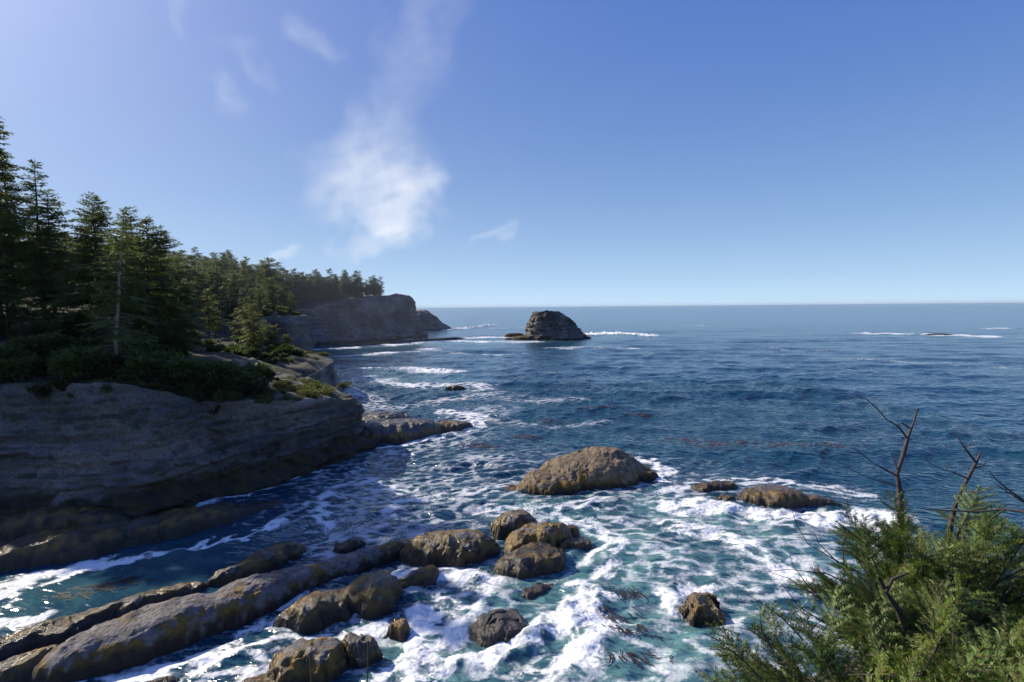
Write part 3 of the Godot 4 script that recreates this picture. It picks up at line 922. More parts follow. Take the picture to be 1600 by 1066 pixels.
	boulder("long_rock", "long smooth grey rock ridge running out through the surf", [[-24.4, -32.6, 5.8, 2.2, dir, 2.0], [-19.0, -37.2, 5.2, 1.8, dir, 1.8], [-14.4, -41.0, 4.2, 1.3, dir, 1.5], [-10.7, -44.0, 2.8, 1.0, dir, 1.3]], {"dry": 1.15, "gold": 0.4, "bare": Color(0.235, 0.213, 0.210), "cell": 0.1, "rough": 0.75, "mat": "rock"})
	boulder("low_rock", "flat brown weedy rock beside the long grey ridge and green pool", [[-31.5, -33.2, 4.2, 1.3, dir, 0.9], [-27.2, -36.8, 4.0, 1.0, dir, 1.0], [-30.0, -29.6, 2.4, 1.3, dir, 1.3]], {"dry": 2.0, "gold": 0.25, "cell": 0.09})
	boulder("low_rock", "brown weedy rock between the green pool and long ridge", [[-21.4, -42.4, 3.6, 1.25, -0.85, 1.35], [-23.2, -40.6, 1.6, 1.0, -0.8, 1.0]], {"dry": 2.0, "gold": 0.4, "cell": 0.09})
	boulder("low_rock", "small brown rock just showing near the ridge's far end", [[-15.2, -45.8, 1.5, 0.7, -0.5, 0.75]], {"dry": 2.0, "gold": 0.4})
	boulder("humped_rock", "two-humped golden brown rock between channels of white water", [[-13.6, -35.8, 3.5, 1.5, -0.5, 1.5], [-10.4, -36.9, 2.1, 2.0, 0.2, 2.1], [-7.4, -39.2, 2.3, 1.0, -0.6, 1.3]], {"dry": 2.0, "gold": 0.5, "cell": 0.08, "bare": Color(0.19, 0.165, 0.15)})
	boulder("rounded_rock", "broad rounded rock streaming with water, golden weed on top", [[-5.5, -44.0, 4.2, 2.4, -0.12, 2.3], [-8.4, -43.4, 1.5, 1.0, 0.0, 1.2]], {"dry": 2.6, "gold": 0.5, "cell": 0.09})
	boulder("rounded_rock", "brown rounded rock behind the water-streaked rocks", [[0.3, -48.6, 2.7, 1.8, 0.1, 2.0]], {"dry": 2.4, "gold": 0.35, "cell": 0.09})
	boulder("rounded_rock", "smooth golden rock leaning between its brown neighbours", [[2.6, -45.4, 3.3, 1.5, -0.35, 2.2], [0.2, -44.0, 1.3, 1.3, 0.0, 1.5]], {"dry": 2.4, "gold": 0.7, "cell": 0.08})
	boulder("rounded_rock", "small dark knob at the end of the golden rock", [[5.3, -47.2, 1.0, 0.9, 0.0, 1.4]], {"dry": 2.0, "gold": 0.35})
	boulder("rounded_rock", "dark wet rock sloping down into the white surge", [[1.6, -41.8, 3.4, 1.9, -0.45, 1.7], [5.3, -44.6, 2.0, 0.8, -0.4, 1.2]], {"dry": 2.4, "gold": 0.1, "cell": 0.09})
	boulder("surf_rock", "low dark rock awash behind the brown streaked rock", [[24.0, -59.6, 3.3, 1.1, -0.1, 0.9]], {"dry": 2.0, "gold": 0.15})
	boulder("surf_rock", "brown streaked rock in the widest patch of white surf", [[29.0, -55.8, 3.8, 2.4, 0.1, 1.7], [33.2, -54.8, 2.8, 1.1, 0.15, 0.9]], {"dry": 1.9, "gold": 0.4, "cell": 0.1, "bare": Color(0.16, 0.135, 0.12)})
	boulder("surf_rock", "tiny dark rock in the white surf", [[23.8, -56.2, 1.2, 0.6, 0.0, 0.55]], {"dry": 2.0, "gold": 0.1})
	boulder("barnacled_rock", "small knobbly tan rock alone in swirling foam", [[13.2, -35.2, 1.45, 1.2, 0.2, 1.15], [14.5, -35.9, 0.6, 0.5, 0.0, 0.7]], {"dry": 0.7, "gold": 0.7, "bare": Color(0.24, 0.17, 0.09), "rough": 1.5, "cell": 0.05})
	boulder("mussel_rock", "yellow-weeded rock with water pouring down its side", [[-12.4, -29.6, 2.4, 1.6, -0.5, 1.7], [-14.6, -28.0, 2.0, 1.2, -0.5, 1.0]], {"dry": 1.8, "gold": 0.6, "rough": 1.3, "cell": 0.07})
	boulder("mussel_rock", "dark knobbly rock beside the yellow-weeded rock", [[-9.8, -30.6, 1.3, 1.2, 0.3, 1.6]], {"dry": 0.8, "gold": 0.4, "rough": 1.4, "cell": 0.06, "bare": Color(0.14, 0.115, 0.095)})
	boulder("mussel_rock", "small round rock shaggy with brown weed", [[-8.0, -33.1, 0.9, 0.75, 0.3, 1.1]], {"dry": 2.0, "gold": 0.6, "rough": 1.4, "cell": 0.05})
	boulder("awash_rock", "dark wet rock with the big breaking wave washing over it", [[-1.2, -33.6, 2.2, 1.5, -0.3, 0.95]], {"dry": 0.2, "gold": 0.1, "bare": Color(0.075, 0.065, 0.06)})
	boulder("awash_rock", "dark flat rock under the wave-washed sloping rock", [[1.6, -38.0, 1.6, 0.8, -0.5, 0.6]], {"dry": 0.2, "gold": 0.1, "bare": Color(0.06, 0.05, 0.05)})
	boulder("awash_rock", "dark flat rock at the near end of the grey ridge", [[-21.6, -28.0, 2.4, 1.0, -0.3, 0.6]], {"dry": 0.4, "gold": 0.1, "bare": Color(0.08, 0.07, 0.07)})
	boulder("awash_rock", "little brown rock ringed with foam off the flat shelf", [[-15.5, -137.0, 2.6, 0.9, 0.1, 1.0]], {"dry": 2.0, "gold": 0.3})
	boulder("reef", "long low dark reef below the far headland cliff", [[-62.0, -330.0, 24.0, 5.0, -0.7, 1.6], [-85.0, -305.0, 16.0, 4.0, -0.75, 1.6], [-42.0, -352.0, 12.0, 3.0, -0.5, 1.2]], {"dry": 3.0, "gold": 0.1, "cell": 0.6, "mat": "far_rock"})
	boulder("reef", "low dark rock beside the foot of the lone sea stack", [[2.0, -372.0, 8.0, 3.0, 0.0, 3.0]], {"dry": 3.0, "gold": 0.1, "cell": 0.4, "mat": "far_rock"})
	boulder("reef", "low brown shelf running out from the sea stack's foot", [[8.0, -341.0, 9.0, 4.5, 0.2, 2.6], [0.0, -344.0, 5.0, 2.5, 0.0, 1.3]], {"dry": 3.0, "gold": 0.25, "cell": 0.4, "mat": "far_rock"})
	boulder("reef", "low rock awash under the far offshore breakers", [[288.0, -345.0, 9.0, 2.0, 0.2, 1.3]], {"dry": 3.0, "gold": 0.1, "cell": 0.4, "mat": "far_rock"})

# ------------------------------------------------------------------ plants
func kite(st: SurfaceTool, at: Vector3, along: Vector3, side: Vector3, col: Color) -> void:
	var n := along.cross(side).normalized()
	if n.y < 0.0:
		n = -n
		side = -side
	st.set_color(col)
	st.set_normal(n)
	var a := at
	var b := at + along * 0.45 + side
	var c := at + along
	var d := at + along * 0.4 - side
	for v in [a, b, c, a, c, d]:
		st.add_vertex(v)

# a spruce: [trunk mesh, crown mesh]
func spruce(sd: int, height: float, radius: float, bare: float, whorl: float, leaf: float, dead: float, tone: float, fill := 1.0, dome := 0.0) -> Array:
	var rng := RandomNumberGenerator.new()
	rng.seed = sd
	var wood := SurfaceTool.new()
	wood.begin(Mesh.PRIMITIVE_TRIANGLES)
	var crown := SurfaceTool.new()
	crown.begin(Mesh.PRIMITIVE_TRIANGLES)
	var bark := Color(0.085, 0.07, 0.06) if dead < 0.5 else Color(0.34, 0.325, 0.30)
	var pts := []
	var rad := []
	var bend := Vector3(rng.randf_range(-1, 1), 0, rng.randf_range(-1, 1)) * height * 0.02
	for k in 9:
		var t := k / 8.0
		pts.append(Vector3(0, height * t - 0.6 * (1.0 - t), 0) + bend * sin(t * 3.0) + Vector3(rng.randf_range(-1, 1), 0, rng.randf_range(-1, 1)) * height * 0.004)
		rad.append(maxf(height * 0.0135 * pow(1.0 - t, 0.8), 0.02))
	tube(wood, pts, rad, 7, bark)
	var sway := noise(FastNoiseLite.TYPE_SIMPLEX_SMOOTH, 0.6, 2, sd)
	var y := height * bare
	if dead > 0.0:
		y = height * 0.06
	while y < height * 0.985:
		var t := y / height
		var tt := clampf((t - bare) / (1.0 - bare), 0.0, 1.0)
		var core: Vector3 = Vector3(0, y, 0) + bend * sin(t * 3.0)
		var n := rng.randi_range(4, 6)
		for b in n:
			var az := rng.randf() * TAU
			var is_dead := t < bare + 0.02 or rng.randf() < dead * (1.0 - tt) * 0.8
			var shape := pow(1.0 - tt, 0.75) * (0.55 + 0.45 * ss(0.0, 0.25, tt))
			shape = lerpf(shape, sqrt(maxf(0.0, 1.0 - pow(1.9 * tt - 0.9, 2.0))), dome)
			shape *= 1.0 + 0.55 * sway.get_noise_2d(cos(az) * 1.1 + 7.0 * t, sin(az) * 1.1)
			var l := maxf(radius * shape * rng.randf_range(0.45, 1.15), 0.25)
			if is_dead:
				l *= rng.randf_range(0.4, 0.8) if dead < 0.5 else rng.randf_range(0.7, 1.5)
			var rise := lerpf(-0.18, 0.55, tt * tt) + rng.randf_range(-0.12, 0.12)
			var out := Vector3(cos(az), rise, sin(az)).normalized()
			var tip_up := rng.randf_range(-0.25, 0.12) * (1.0 - tt)
			var end := core + out * l + Vector3.UP * tip_up * l
			var half := core + out * l * 0.5 + Vector3.UP * 0.04 * l
			if l > 1.0:
				tube(wood, [core, half, end], [0.022 * l * 0.6 + 0.015, 0.02, 0.008], 3, bark)
			if is_dead:
				for q in 3:
					var f := rng.randf_range(0.3, 0.95)
					var s0: Vector3 = core.lerp(end, f)
					tube(wood, [s0, s0 + Vector3(rng.randf_range(-1, 1), rng.randf_range(-0.9, 0.4), rng.randf_range(-1, 1)) * 0.35 * l], [0.014, 0.006], 3, bark)
				continue
			var side := out.cross(Vector3.UP).normalized()
			var steps := maxi(3, int(l * fill / (leaf * 0.48)))
			for q in steps:
				var f := lerpf(0.12, 1.0, (q + rng.randf()) / steps)
				var c := core.lerp(half, f * 2.0) if f < 0.5 else half.lerp(end, f * 2.0 - 1.0)
				var wide := l * 0.34 * (1.0 - 0.75 * f) + leaf * 0.5
				for s in [-1.0, 1.0]:
					var dirn: Vector3 = (out * rng.randf_range(0.35, 0.9) + side * s * rng.randf_range(0.4, 1.0) + Vector3.UP * rng.randf_range(-0.35, 0.12)).normalized()
					var reach := 0.0
					while reach < wide:
						var size := leaf * rng.randf_range(0.7, 1.3)
						var d2 := (dirn + Vector3(rng.randf_range(-0.5, 0.5), rng.randf_range(-0.45, 0.25), rng.randf_range(-0.5, 0.5))).normalized()
						var flat := d2.cross(Vector3(rng.randf_range(-0.4, 0.4), 1, rng.randf_range(-0.4, 0.4))).normalized()
						var g := rng.randf()
						var col := Color(0.092, 0.122, 0.060).lerp(Color(0.190, 0.198, 0.062), g * g * 0.8 + tone)
						kite(crown, c + dirn * reach, d2 * size, flat * size * 0.26, col)
						reach += leaf * 0.6
		y += whorl * rng.randf_range(0.7, 1.3)
	return [wood.commit(), crown.commit()]

func spruce_thing(stem: String, meshes: Array, label: String, at: Vector3, group: String) -> Node3D:
	var t := thing(stem, label, "tree", at, group)
	t.set_meta("stem", stem)
	part("trunk", meshes[0], M["bark"], t)
	part("crown", meshes[1], M["needles"], t)
	return t

# a leafy shrub: [stems, foliage]
func shrub(sd: int, radius: float, height: float, leaves: int, leaf: float, tone: Color, tone2: Color) -> Array:
	var rng := RandomNumberGenerator.new()
	rng.seed = sd
	var wood := SurfaceTool.new()
	wood.begin(Mesh.PRIMITIVE_TRIANGLES)
	var crown := SurfaceTool.new()
	crown.begin(Mesh.PRIMITIVE_TRIANGLES)
	var lobes := []
	for k in 9:
		var a := rng.randf() * TAU
		var r := radius * sqrt(rng.randf()) * 0.8
		var top := Vector3(cos(a) * r, height * rng.randf_range(0.4, 0.85), sin(a) * r)
		lobes.append([top, radius * rng.randf_range(0.25, 0.5)])
		tube(wood, [Vector3(cos(a) * r * 0.2, -0.3, sin(a) * r * 0.2), Vector3(top.x * 0.6, top.y * 0.5, top.z * 0.6), top], [0.05 * radius, 0.03 * radius, 0.01], 4, Color(0.09, 0.07, 0.055))
	for k in leaves:
		var lb: Array = lobes[k % lobes.size()]
		var d := Vector3(rng.randfn(), rng.randfn() * 0.7, rng.randfn()).normalized() * pow(rng.randf(), 0.45)
		var at: Vector3 = lb[0] + d * lb[1]
		if at.y < -0.1:
			continue
		var al := (d + Vector3(rng.randf_range(-0.8, 0.8), rng.randf_range(-0.5, 0.6), rng.randf_range(-0.8, 0.8))).normalized()
		var sd2 := al.cross(Vector3(rng.randf_range(-0.6, 0.6), 1, rng.randf_range(-0.6, 0.6))).normalized()
		var size := leaf * rng.randf_range(0.6, 1.4)
		kite(crown, at, al * size, sd2 * size * 0.32, tone.lerp(tone2, rng.randf()))
	return [wood.commit(), crown.commit()]

func make_forest() -> void:
	var rng := RandomNumberGenerator.new()
	rng.seed = 11
	# tall spruces on the slope above the cliff
	var kinds := []
	var specs := [[101, 27.0, 5.6, 0.12, 0.56, 0.38, 0.12, 0.06, 0.1], [102, 22.0, 5.6, 0.08, 0.54, 0.36, 0.08, 0.16, 0.35], [103, 18.0, 5.0, 0.08, 0.50, 0.34, 0.06, 0.26, 0.5], [104, 24.0, 4.8, 0.2, 0.58, 0.38, 0.25, 0.1, 0.15]]
	for s in specs:
		kinds.append(spruce(s[0], s[1], s[2], s[3], s[4], s[5], s[6], s[7], 1.0, s[8]))
	print("spruces at ", Time.get_ticks_msec())
	var protos := []
	var label := "dark tall spruce in the dense stand above the cliff"
	var group := "spruces in the stand above the cliff"
	var spots := [[-71.0, -71.0, 0, 1.2], [-62.5, -70.5, 1, 0.92], [-55.0, -68.5, 1, 0.95], [-66.5, -68.0, 2, 0.95], [-50.5, -72.0, 2, 1.05], [-76.0, -78.0, 0, 1.0], [-61.0, -83.0, 1, 0.9], [-54.0, -80.0, 3, 0.78], [-49.5, -66.0, 2, 0.85], [-47.0, -72.0, 2, 0.55], [-80.0, -88.0, 0, 1.0], [-72.0, -90.0, 1, 0.95], [-65.0, -93.0, 2, 1.0], [-58.0, -90.0, 1, 0.75], [-74.0, -66.0, 2, 0.8], [-83.0, -74.0, 1, 1.0], [-90.0, -90.0, 0, 1.0], [-76.0, -108.0, 1, 0.9], [-88.0, -108.0, 0, 0.9]]
	for s in spots:
		var at := Vector3(s[0], ground_h(s[0], s[1]) - 0.3, s[1])
		var t: Node3D
		t = spruce_thing("spruce_tree", kinds[s[2]], label, at, group)
		if s[3] > 1.1:
			t.set_meta("label", "tallest spruce, its top standing clear above the dark stand")
		t.rotation.y = rng.randf() * TAU
		t.scale = Vector3.ONE * s[3]
	var snag := spruce_thing("silver_spruce", spruce(120, 19.5, 4.4, 0.10, 0.40, 0.36, 0.62, 0.55, 0.75), "leaning grey-green spruce with silvery trunk and bare drooping limbs", Vector3(-46.9, ground_h(-46.9, -60.0) - 0.2, -60.0), "")
	snag.rotation = Vector3(0, 0.6, -0.09)
	# smaller trees on the shelf beyond
	var young := [spruce(131, 8.0, 2.3, 0.18, 0.34, 0.36, 0.3, 0.4, 1.0, 0.4), spruce(132, 11.0, 2.6, 0.2, 0.4, 0.4, 0.3, 0.45, 1.0, 0.4), spruce(133, 7.0, 3.0, 0.4, 0.3, 0.36, 0.1, 0.5, 1.0, 0.9)]
	for s in [[-56.5, -112.0, 1, 1.15], [-66.0, -128.0, 1, 1.05], [-62.0, -132.0, 2, 0.85], [-69.0, -143.0, 0, 1.05], [-64.5, -146.0, 2, 0.6], [-76.5, -150.0, 1, 1.1], [-82.0, -158.0, 0, 1.3], [-87.0, -150.0, 1, 1.2], [-73.0, -136.0, 1, 0.9], [-61.0, -120.0, 0, 0.9], [-80.0, -135.0, 1, 1.2], [-90.0, -138.0, 1, 1.4]]:
		var t := spruce_thing("young_spruce", young[s[2]], "small sunlit spruce on the mossy shelf behind the cliff", Vector3(s[0], ground_h(s[0], s[1]) - 0.2, s[1]), "small trees on the mossy shelf")
		t.rotation.y = rng.randf() * TAU
		t.scale = Vector3.ONE * s[3]
	for s in [[-79.5, -166.0, 18.6, 0, 0.9], [-83.0, -169.0, 17.6, 1, 0.75]]:
		var t := spruce_thing("pillar_tree", young[s[3]], "small tree growing on top of the rock pillar", Vector3(s[0], s[2], s[1]), "trees on the rock pillar")
		t.rotation.y = rng.randf() * TAU
		t.scale = Vector3.ONE * s[4]
	# the wooded hill and the trees along the headland
	var far := []
	for k in 5:
		far.append(spruce(140 + k, 17.0 + 1.5 * k, [4.6, 5.2, 4.2, 6.0, 5.0][k], 0.08, 0.7, 0.8, 0.08, [0.15, 0.3, 0.1, 0.35, 0.22][k], 1.0, [0.25, 0.6, 0.15, 0.8, 0.45][k]))
	var n := 0
	var tries := 0
	var taken := []
	while n < 290 and tries < 6000:
		tries += 1
		var z := rng.randf_range(-345, -165)
		var x := rng.randf_range(-225, -82)
		if x < 1.0 * z * 1.0 + 30.0 - 40.0 or x > -78.0 - maxf(0.0, (-z - 185.0)) * 0.56:
			continue
		if z < -300.0 and x > -150.0:
			continue
		var q := Vector2(x, z)
		var free := true
		for o in taken:
			if q.distance_squared_to(o) < 15.0:
				free = false
				break
		if not free:
			continue
		taken.append(q)
		var t := spruce_thing("hill_spruce", far[rng.randi() % 5], "distant spruce in the hazy forest on the hill", Vector3(x, ground_h(x, z) - 0.5, z), "trees of the hill forest")
		t.rotation.y = rng.randf() * TAU
		t.scale = Vector3.ONE * rng.randf_range(0.6, 0.95)
		n += 1
	print("hill trees ", n)
	n = 0
	tries = 0
	while n < 95 and tries < 3000:
		tries += 1
		var f := rng.randf()
		var edge := Vector2(-138, -312).lerp(Vector2(-92, -360), f)
		var q := edge + Vector2(rng.randf_range(-34, 2), rng.randf_range(-24, 0))
		var free := true
		for o in taken:
			if q.distance_squared_to(o) < 9.0:
				free = false
				break
		if not free:
			continue
		taken.append(q)
		var t := spruce_thing("headland_tree", far[[1, 3, 4][rng.randi() % 3]], "wind-shaped spruce on top of the far headland", Vector3(q.x, ground_h(q.x, q.y) - 0.4, q.y), "trees along the headland top")
		t.rotation.y = rng.randf() * TAU
		t.scale = Vector3(1.1, 1.0, 1.1) * rng.randf_range(0.5, 1.05) * (1.0 - 0.25 * f)
		n += 1
	# undergrowth
	var thicket := [shrub(201, 1.5, 1.8, 2600, 0.30, Color(0.045, 0.07, 0.025), Color(0.12, 0.14, 0.045)), shrub(202, 1.3, 1.3, 2200, 0.26, Color(0.045, 0.07, 0.025), Color(0.12, 0.14, 0.045)), shrub(203, 1.4, 1.2, 1800, 0.28, Color(0.06, 0.045, 0.03), Color(0.10, 0.085, 0.04))]
	var leafy := shrub(204, 1.4, 1.5, 2200, 0.26, Color(0.045, 0.07, 0.025), Color(0.12, 0.14, 0.045))
	n = 0
	tries = 0
	var rim := [Vector2(-80, -51), Vector2(-54, -56.5), Vector2(-46, -57), Vector2(-40.5, -59), Vector2(-38.5, -63), Vector2(-34.0, -67.5)]
	while n < 210 and tries < 4000:
		tries += 1
		var s := rng.randi() % (rim.size() - 1)
		var a: Vector2 = rim[s].lerp(rim[s + 1], rng.randf())
		var back := rng.randf()
		var q := a + Vector2(-0.45, -0.9) * back * (15.0 if s < 3 else 4.0)
		var t := thing("undergrowth_shrub", "leafy shrub in the thicket along the cliff rim", "shrub", Vector3(q.x, ground_h(q.x, q.y) + 0.1, q.y), "shrubs along the cliff rim")
		var kind: Array = thicket[rng.randi() % 3]
		part("stem", kind[0], M["bark"], t)
		part("foliage", kind[1], M["needles"], t)
		t.rotation.y = rng.randf() * TAU
		t.scale = Vector3.ONE * rng.randf_range(0.8, 1.7)
		n += 1
	for k in 44:
		var s := rng.randi() % (rim.size() - 1)
		var a: Vector2 = rim[s].lerp(rim[s + 1], rng.randf()) + Vector2(0.6, 1.2)
		var t := thing("hanging_shrub", "straggly shrub clinging to the face just below the cliff rim", "shrub", Vector3(a.x, ground_h(a.x, a.y) - rng.randf_range(0.2, 1.6), a.y), "shrubs clinging below the cliff rim")
		var kind: Array = thicket[1 + rng.randi() % 2]
		part("stem", kind[0], M["bark"], t)
		part("foliage", kind[1], M["needles"], t)
		t.rotation = Vector3(0.3, rng.randf() * TAU, 0.0)
		t.scale = Vector3.ONE * rng.randf_range(0.45, 0.95)
	var low := shrub(211, 1.6, 0.55, 1500, 0.2, Color(0.06, 0.075, 0.018), Color(0.13, 0.13, 0.035))
	for k in 110:
		var q: Vector2
		if k < 75:
			q = [Vector2(-38, -66), Vector2(-35, -69), Vector2(-31, -76), Vector2(-34, -84), Vector2(-30.5, -79.5)][k % 5] + Vector2(rng.randfn() * 2.6, rng.randfn() * 3.0)
			if q.x > -28.5:
				q.x = -30.0
		else:
			q = Vector2(rng.randf_range(-62, -49), rng.randf_range(-142, -112))
		var t := thing("moss_cushion", "low yellow-green heath cushion on the flat cliff-top rock", "plant", Vector3(q.x, ground_h(q.x, q.y) + 0.1, q.y), "heath cushions on the cliff-top rock")
		part("stem", low[0], M["bark"], t)
		part("foliage", low[1], M["needles"], t)
		t.rotation.y = rng.randf() * TAU
		t.scale = Vector3.ONE * rng.randf_range(0.5, 1.0)
	for k in 34:
		var q := Vector2(rng.randf_range(-68, -50.5), rng.randf_range(-144, -98))
		if q.x > -49.0 - maxf(0.0, -q.y - 128.0) * 0.5 or q.x > -46.0 + (q.y + 104.0) * -0.2 - 4.0:
			continue
		var t := thing("shelf_shrub", "rounded green shrub among the small trees on the mossy shelf", "shrub", Vector3(q.x, ground_h(q.x, q.y) + 0.1, q.y), "shrubs on the mossy shelf")
		part("stem", leafy[0], M["bark"], t)
		part("foliage", leafy[1], M["needles"], t)
		t.rotation.y = rng.randf() * TAU
		t.scale = Vector3.ONE * rng.randf_range(0.7, 1.6)
	for s in [[-78.0, -163.0, 20.0, 1.5], [-73.0, -163.5, 20.0, 1.2], [-70.5, -167.0, 19.8, 1.0], [-75.0, -168.0, 20.6, 1.6]]:
		var t := thing("pillar_shrub", "rounded shrub on the rock pillar's top", "shrub", Vector3(s[0], s[2] - 0.3, s[1]), "shrubs on the rock pillar")
		part("stem", thicket[1][0], M["bark"], t)
		part("foliage", thicket[1][1], M["needles"], t)
		t.scale = Vector3.ONE * s[3]

# ------------------------------------------------------------------ kelp
func make_kelp() -> void:
	var rng := RandomNumberGenerator.new()
	rng.seed = 41
	var spots := [[27.3, -81.0, 2.4, 0], [30.5, -78.2, 2.6, 0], [35.8, -78.6, 2.8, 0], [41.1, -77.3, 2.2, 0], [47.9, -76.6, 2.6, 0], [-2.3, -172.0, 5.0, 0], [1.5, -155.6, 4.0, 0], [17.4, -106.5, 2.6, 0], [25.4, -101.1, 2.2, 0], [7.2, -96.1, 2.4, 0], [-5.7, -79.5, 1.8, 0], [1.9, -84.4, 1.8, 0], [18.0, -144.1, 4.0, 0], [7.1, -35.2, 1.0, 1], [7.9, -33.0, 1.1, 1], [7.7, -30.4, 1.2, 1], [8.4, -37.6, 0.7, 1], [-34.0, -37.9, 1.0, 2], [-33.2, -39.0, 1.2, 2], [-31.5, -39.9, 0.9, 2], [-32.9, -34.4, 1.1, 2]]
	var said := ["dark kelp raft floating on the open blue water", "brown kelp fronds trailing in the milky turquoise water", "black kelp fronds floating on the still green pool"]
	var groups := ["kelp rafts on the open water", "kelp in the turquoise water", "kelp in the green pool"]
	for s in spots:
		var st := SurfaceTool.new()
		st.begin(Mesh.PRIMITIVE_TRIANGLES)
		var size: float = s[2]
		for k in 46 if s[3] == 0 else 26:
			var at := Vector2(s[0] + rng.randfn() * size * 0.9, s[1] + rng.randfn() * size * 0.35)
			var a := rng.randfn() * 0.5 + (0.0 if s[3] == 0 else (-0.35 if s[3] == 2 else 1.2))
			var l := rng.randf_range(0.4, 1.0) * (1.3 if s[3] == 0 else 0.9)
			var wd := rng.randf_range(0.04, 0.10) * (1.5 if s[3] == 0 else 0.8)
			var col := Color(0.035, 0.022, 0.016).lerp(Color(0.09, 0.05, 0.022), pow(rng.randf(), 3.0)) if s[3] != 2 else Color(0.012, 0.014, 0.012)
			var prev := []
			for e in 5:
				var t := e / 4.0
				var c := at + Vector2(cos(a), sin(a)) * l * t
				a += rng.randf_range(-0.3, 0.3)
				var side := Vector2(-sin(a), cos(a)) * wd * (1.0 - 0.7 * t)
				var y := sea_height(c.x, c.y, 0.3) + 0.05 + 0.05 * rng.randf()
				var now := [Vector3(c.x + side.x - s[0], y, c.y + side.y - s[1]), Vector3(c.x - side.x - s[0], y + 0.02, c.y - side.y - s[1])]
				if e > 0:
					st.set_color(col)
					st.set_normal(Vector3.UP)
					for v in [prev[0], prev[1], now[0], now[0], prev[1], now[1]]:
						st.add_vertex(v)
				prev = now
		var o := thing("kelp_raft", said[s[3]], "kelp", Vector3(s[0], 0, s[1]), groups[s[3]])
		part("frond", st.commit(), M["kelp"], o).set_meta("kind", "stuff")

# ------------------------------------------------------------------ the cliff top at the camera
func shoot(st: SurfaceTool, a: Vector3, b: Vector3, rng: RandomNumberGenerator, per_m: float, needle: float, young: float) -> void:
	var dir := (b - a).normalized()
	var l := a.distance_to(b)
	tube(st, [a, b], [0.0022, 0.0012], 3, Color(0.14, 0.085, 0.04))
	var s0 := dir.cross(Vector3.UP if absf(dir.y) < 0.9 else Vector3.RIGHT).normalized()
	var u0 := s0.cross(dir)
	for k in int(l * per_m):
		var f := rng.randf()
		var ang := rng.randf() * TAU
		var out := s0 * cos(ang) * 1.25 + u0 * (sin(ang) * 0.75 + 0.2)
		var d := (dir * rng.randf_range(0.55, 0.95) + out).normalized()
		var len := needle * rng.randf_range(0.75, 1.15) * (1.0 - 0.35 * f * f)
		var side := d.cross(out.cross(dir) + Vector3(rng.randf_range(-0.5, 0.5), rng.randf_range(-0.5, 0.5), rng.randf_range(-0.5, 0.5))).normalized() * 0.00125
		var g := clampf(rng.randf() * 0.6 + young * 0.5, 0.0, 1.0)
		var col := Color(0.045, 0.095, 0.022).lerp(Color(0.165, 0.235, 0.048), g)
		var at := a.lerp(b, f)
		st.set_color(col)
		st.set_normal((u0 + out * 0.6).normalized())
		var tip := at + d * len
		var mid := at + d * len * 0.5
		if d.cross(side).dot(u0 + out * 0.6) < 0.0:
			side = -side
		for v in [at, mid + side, mid - side, mid + side, tip, mid - side]:
			st.add_vertex(v)

func spray_mesh(sd: int, l: float, sides: int, young: float) -> ArrayMesh:
	var rng := RandomNumberGenerator.new()
	rng.seed = sd
	var st := SurfaceTool.new()
	st.begin(Mesh.PRIMITIVE_TRIANGLES)
	var bend := Vector3(rng.randf_range(-0.1, 0.1), rng.randf_range(-0.18, 0.05), -1.0).normalized()
	var mid := Vector3(0, 0, -l * 0.5)
	var tip := mid + bend * l * 0.5
	shoot(st, Vector3.ZERO, mid, rng, 620.0, 0.022, young)
	shoot(st, mid, tip, rng, 700.0, 0.021, young + 0.2)
	for k in sides:
		var f := lerpf(0.18, 0.85, (k + 0.5) / sides)
		var c := Vector3.ZERO.lerp(mid, f * 2.0) if f < 0.5 else mid.lerp(tip, f * 2.0 - 1.0)
		var s := -1.0 if k % 2 else 1.0
		var d := Vector3(s * rng.randf_range(0.65, 0.95), rng.randf_range(-0.2, 0.15), -rng.randf_range(0.55, 0.9)).normalized()
		shoot(st, c, c + d * l * lerpf(0.52, 0.25, f) * rng.randf_range(0.8, 1.15), rng, 680.0, 0.021, young + 0.15)
	return st.commit()

func foliage(parent: Node3D, mesh: Mesh, places: Array) -> void:
	var mm := MultiMesh.new()
	mm.transform_format = MultiMesh.TRANSFORM_3D
	mm.use_colors = true
	mm.mesh = mesh
	mm.instance_count = places.size()
	for k in places.size():
		mm.set_instance_transform(k, places[k][0])
		mm.set_instance_color(k, places[k][1])
	var o := MultiMeshInstance3D.new()
	o.name = "needle_sprays"
	o.multimesh = mm
	o.material_override = M["near_needles"]
	parent.add_child(o, true)
	o.set_meta("kind", "stuff")

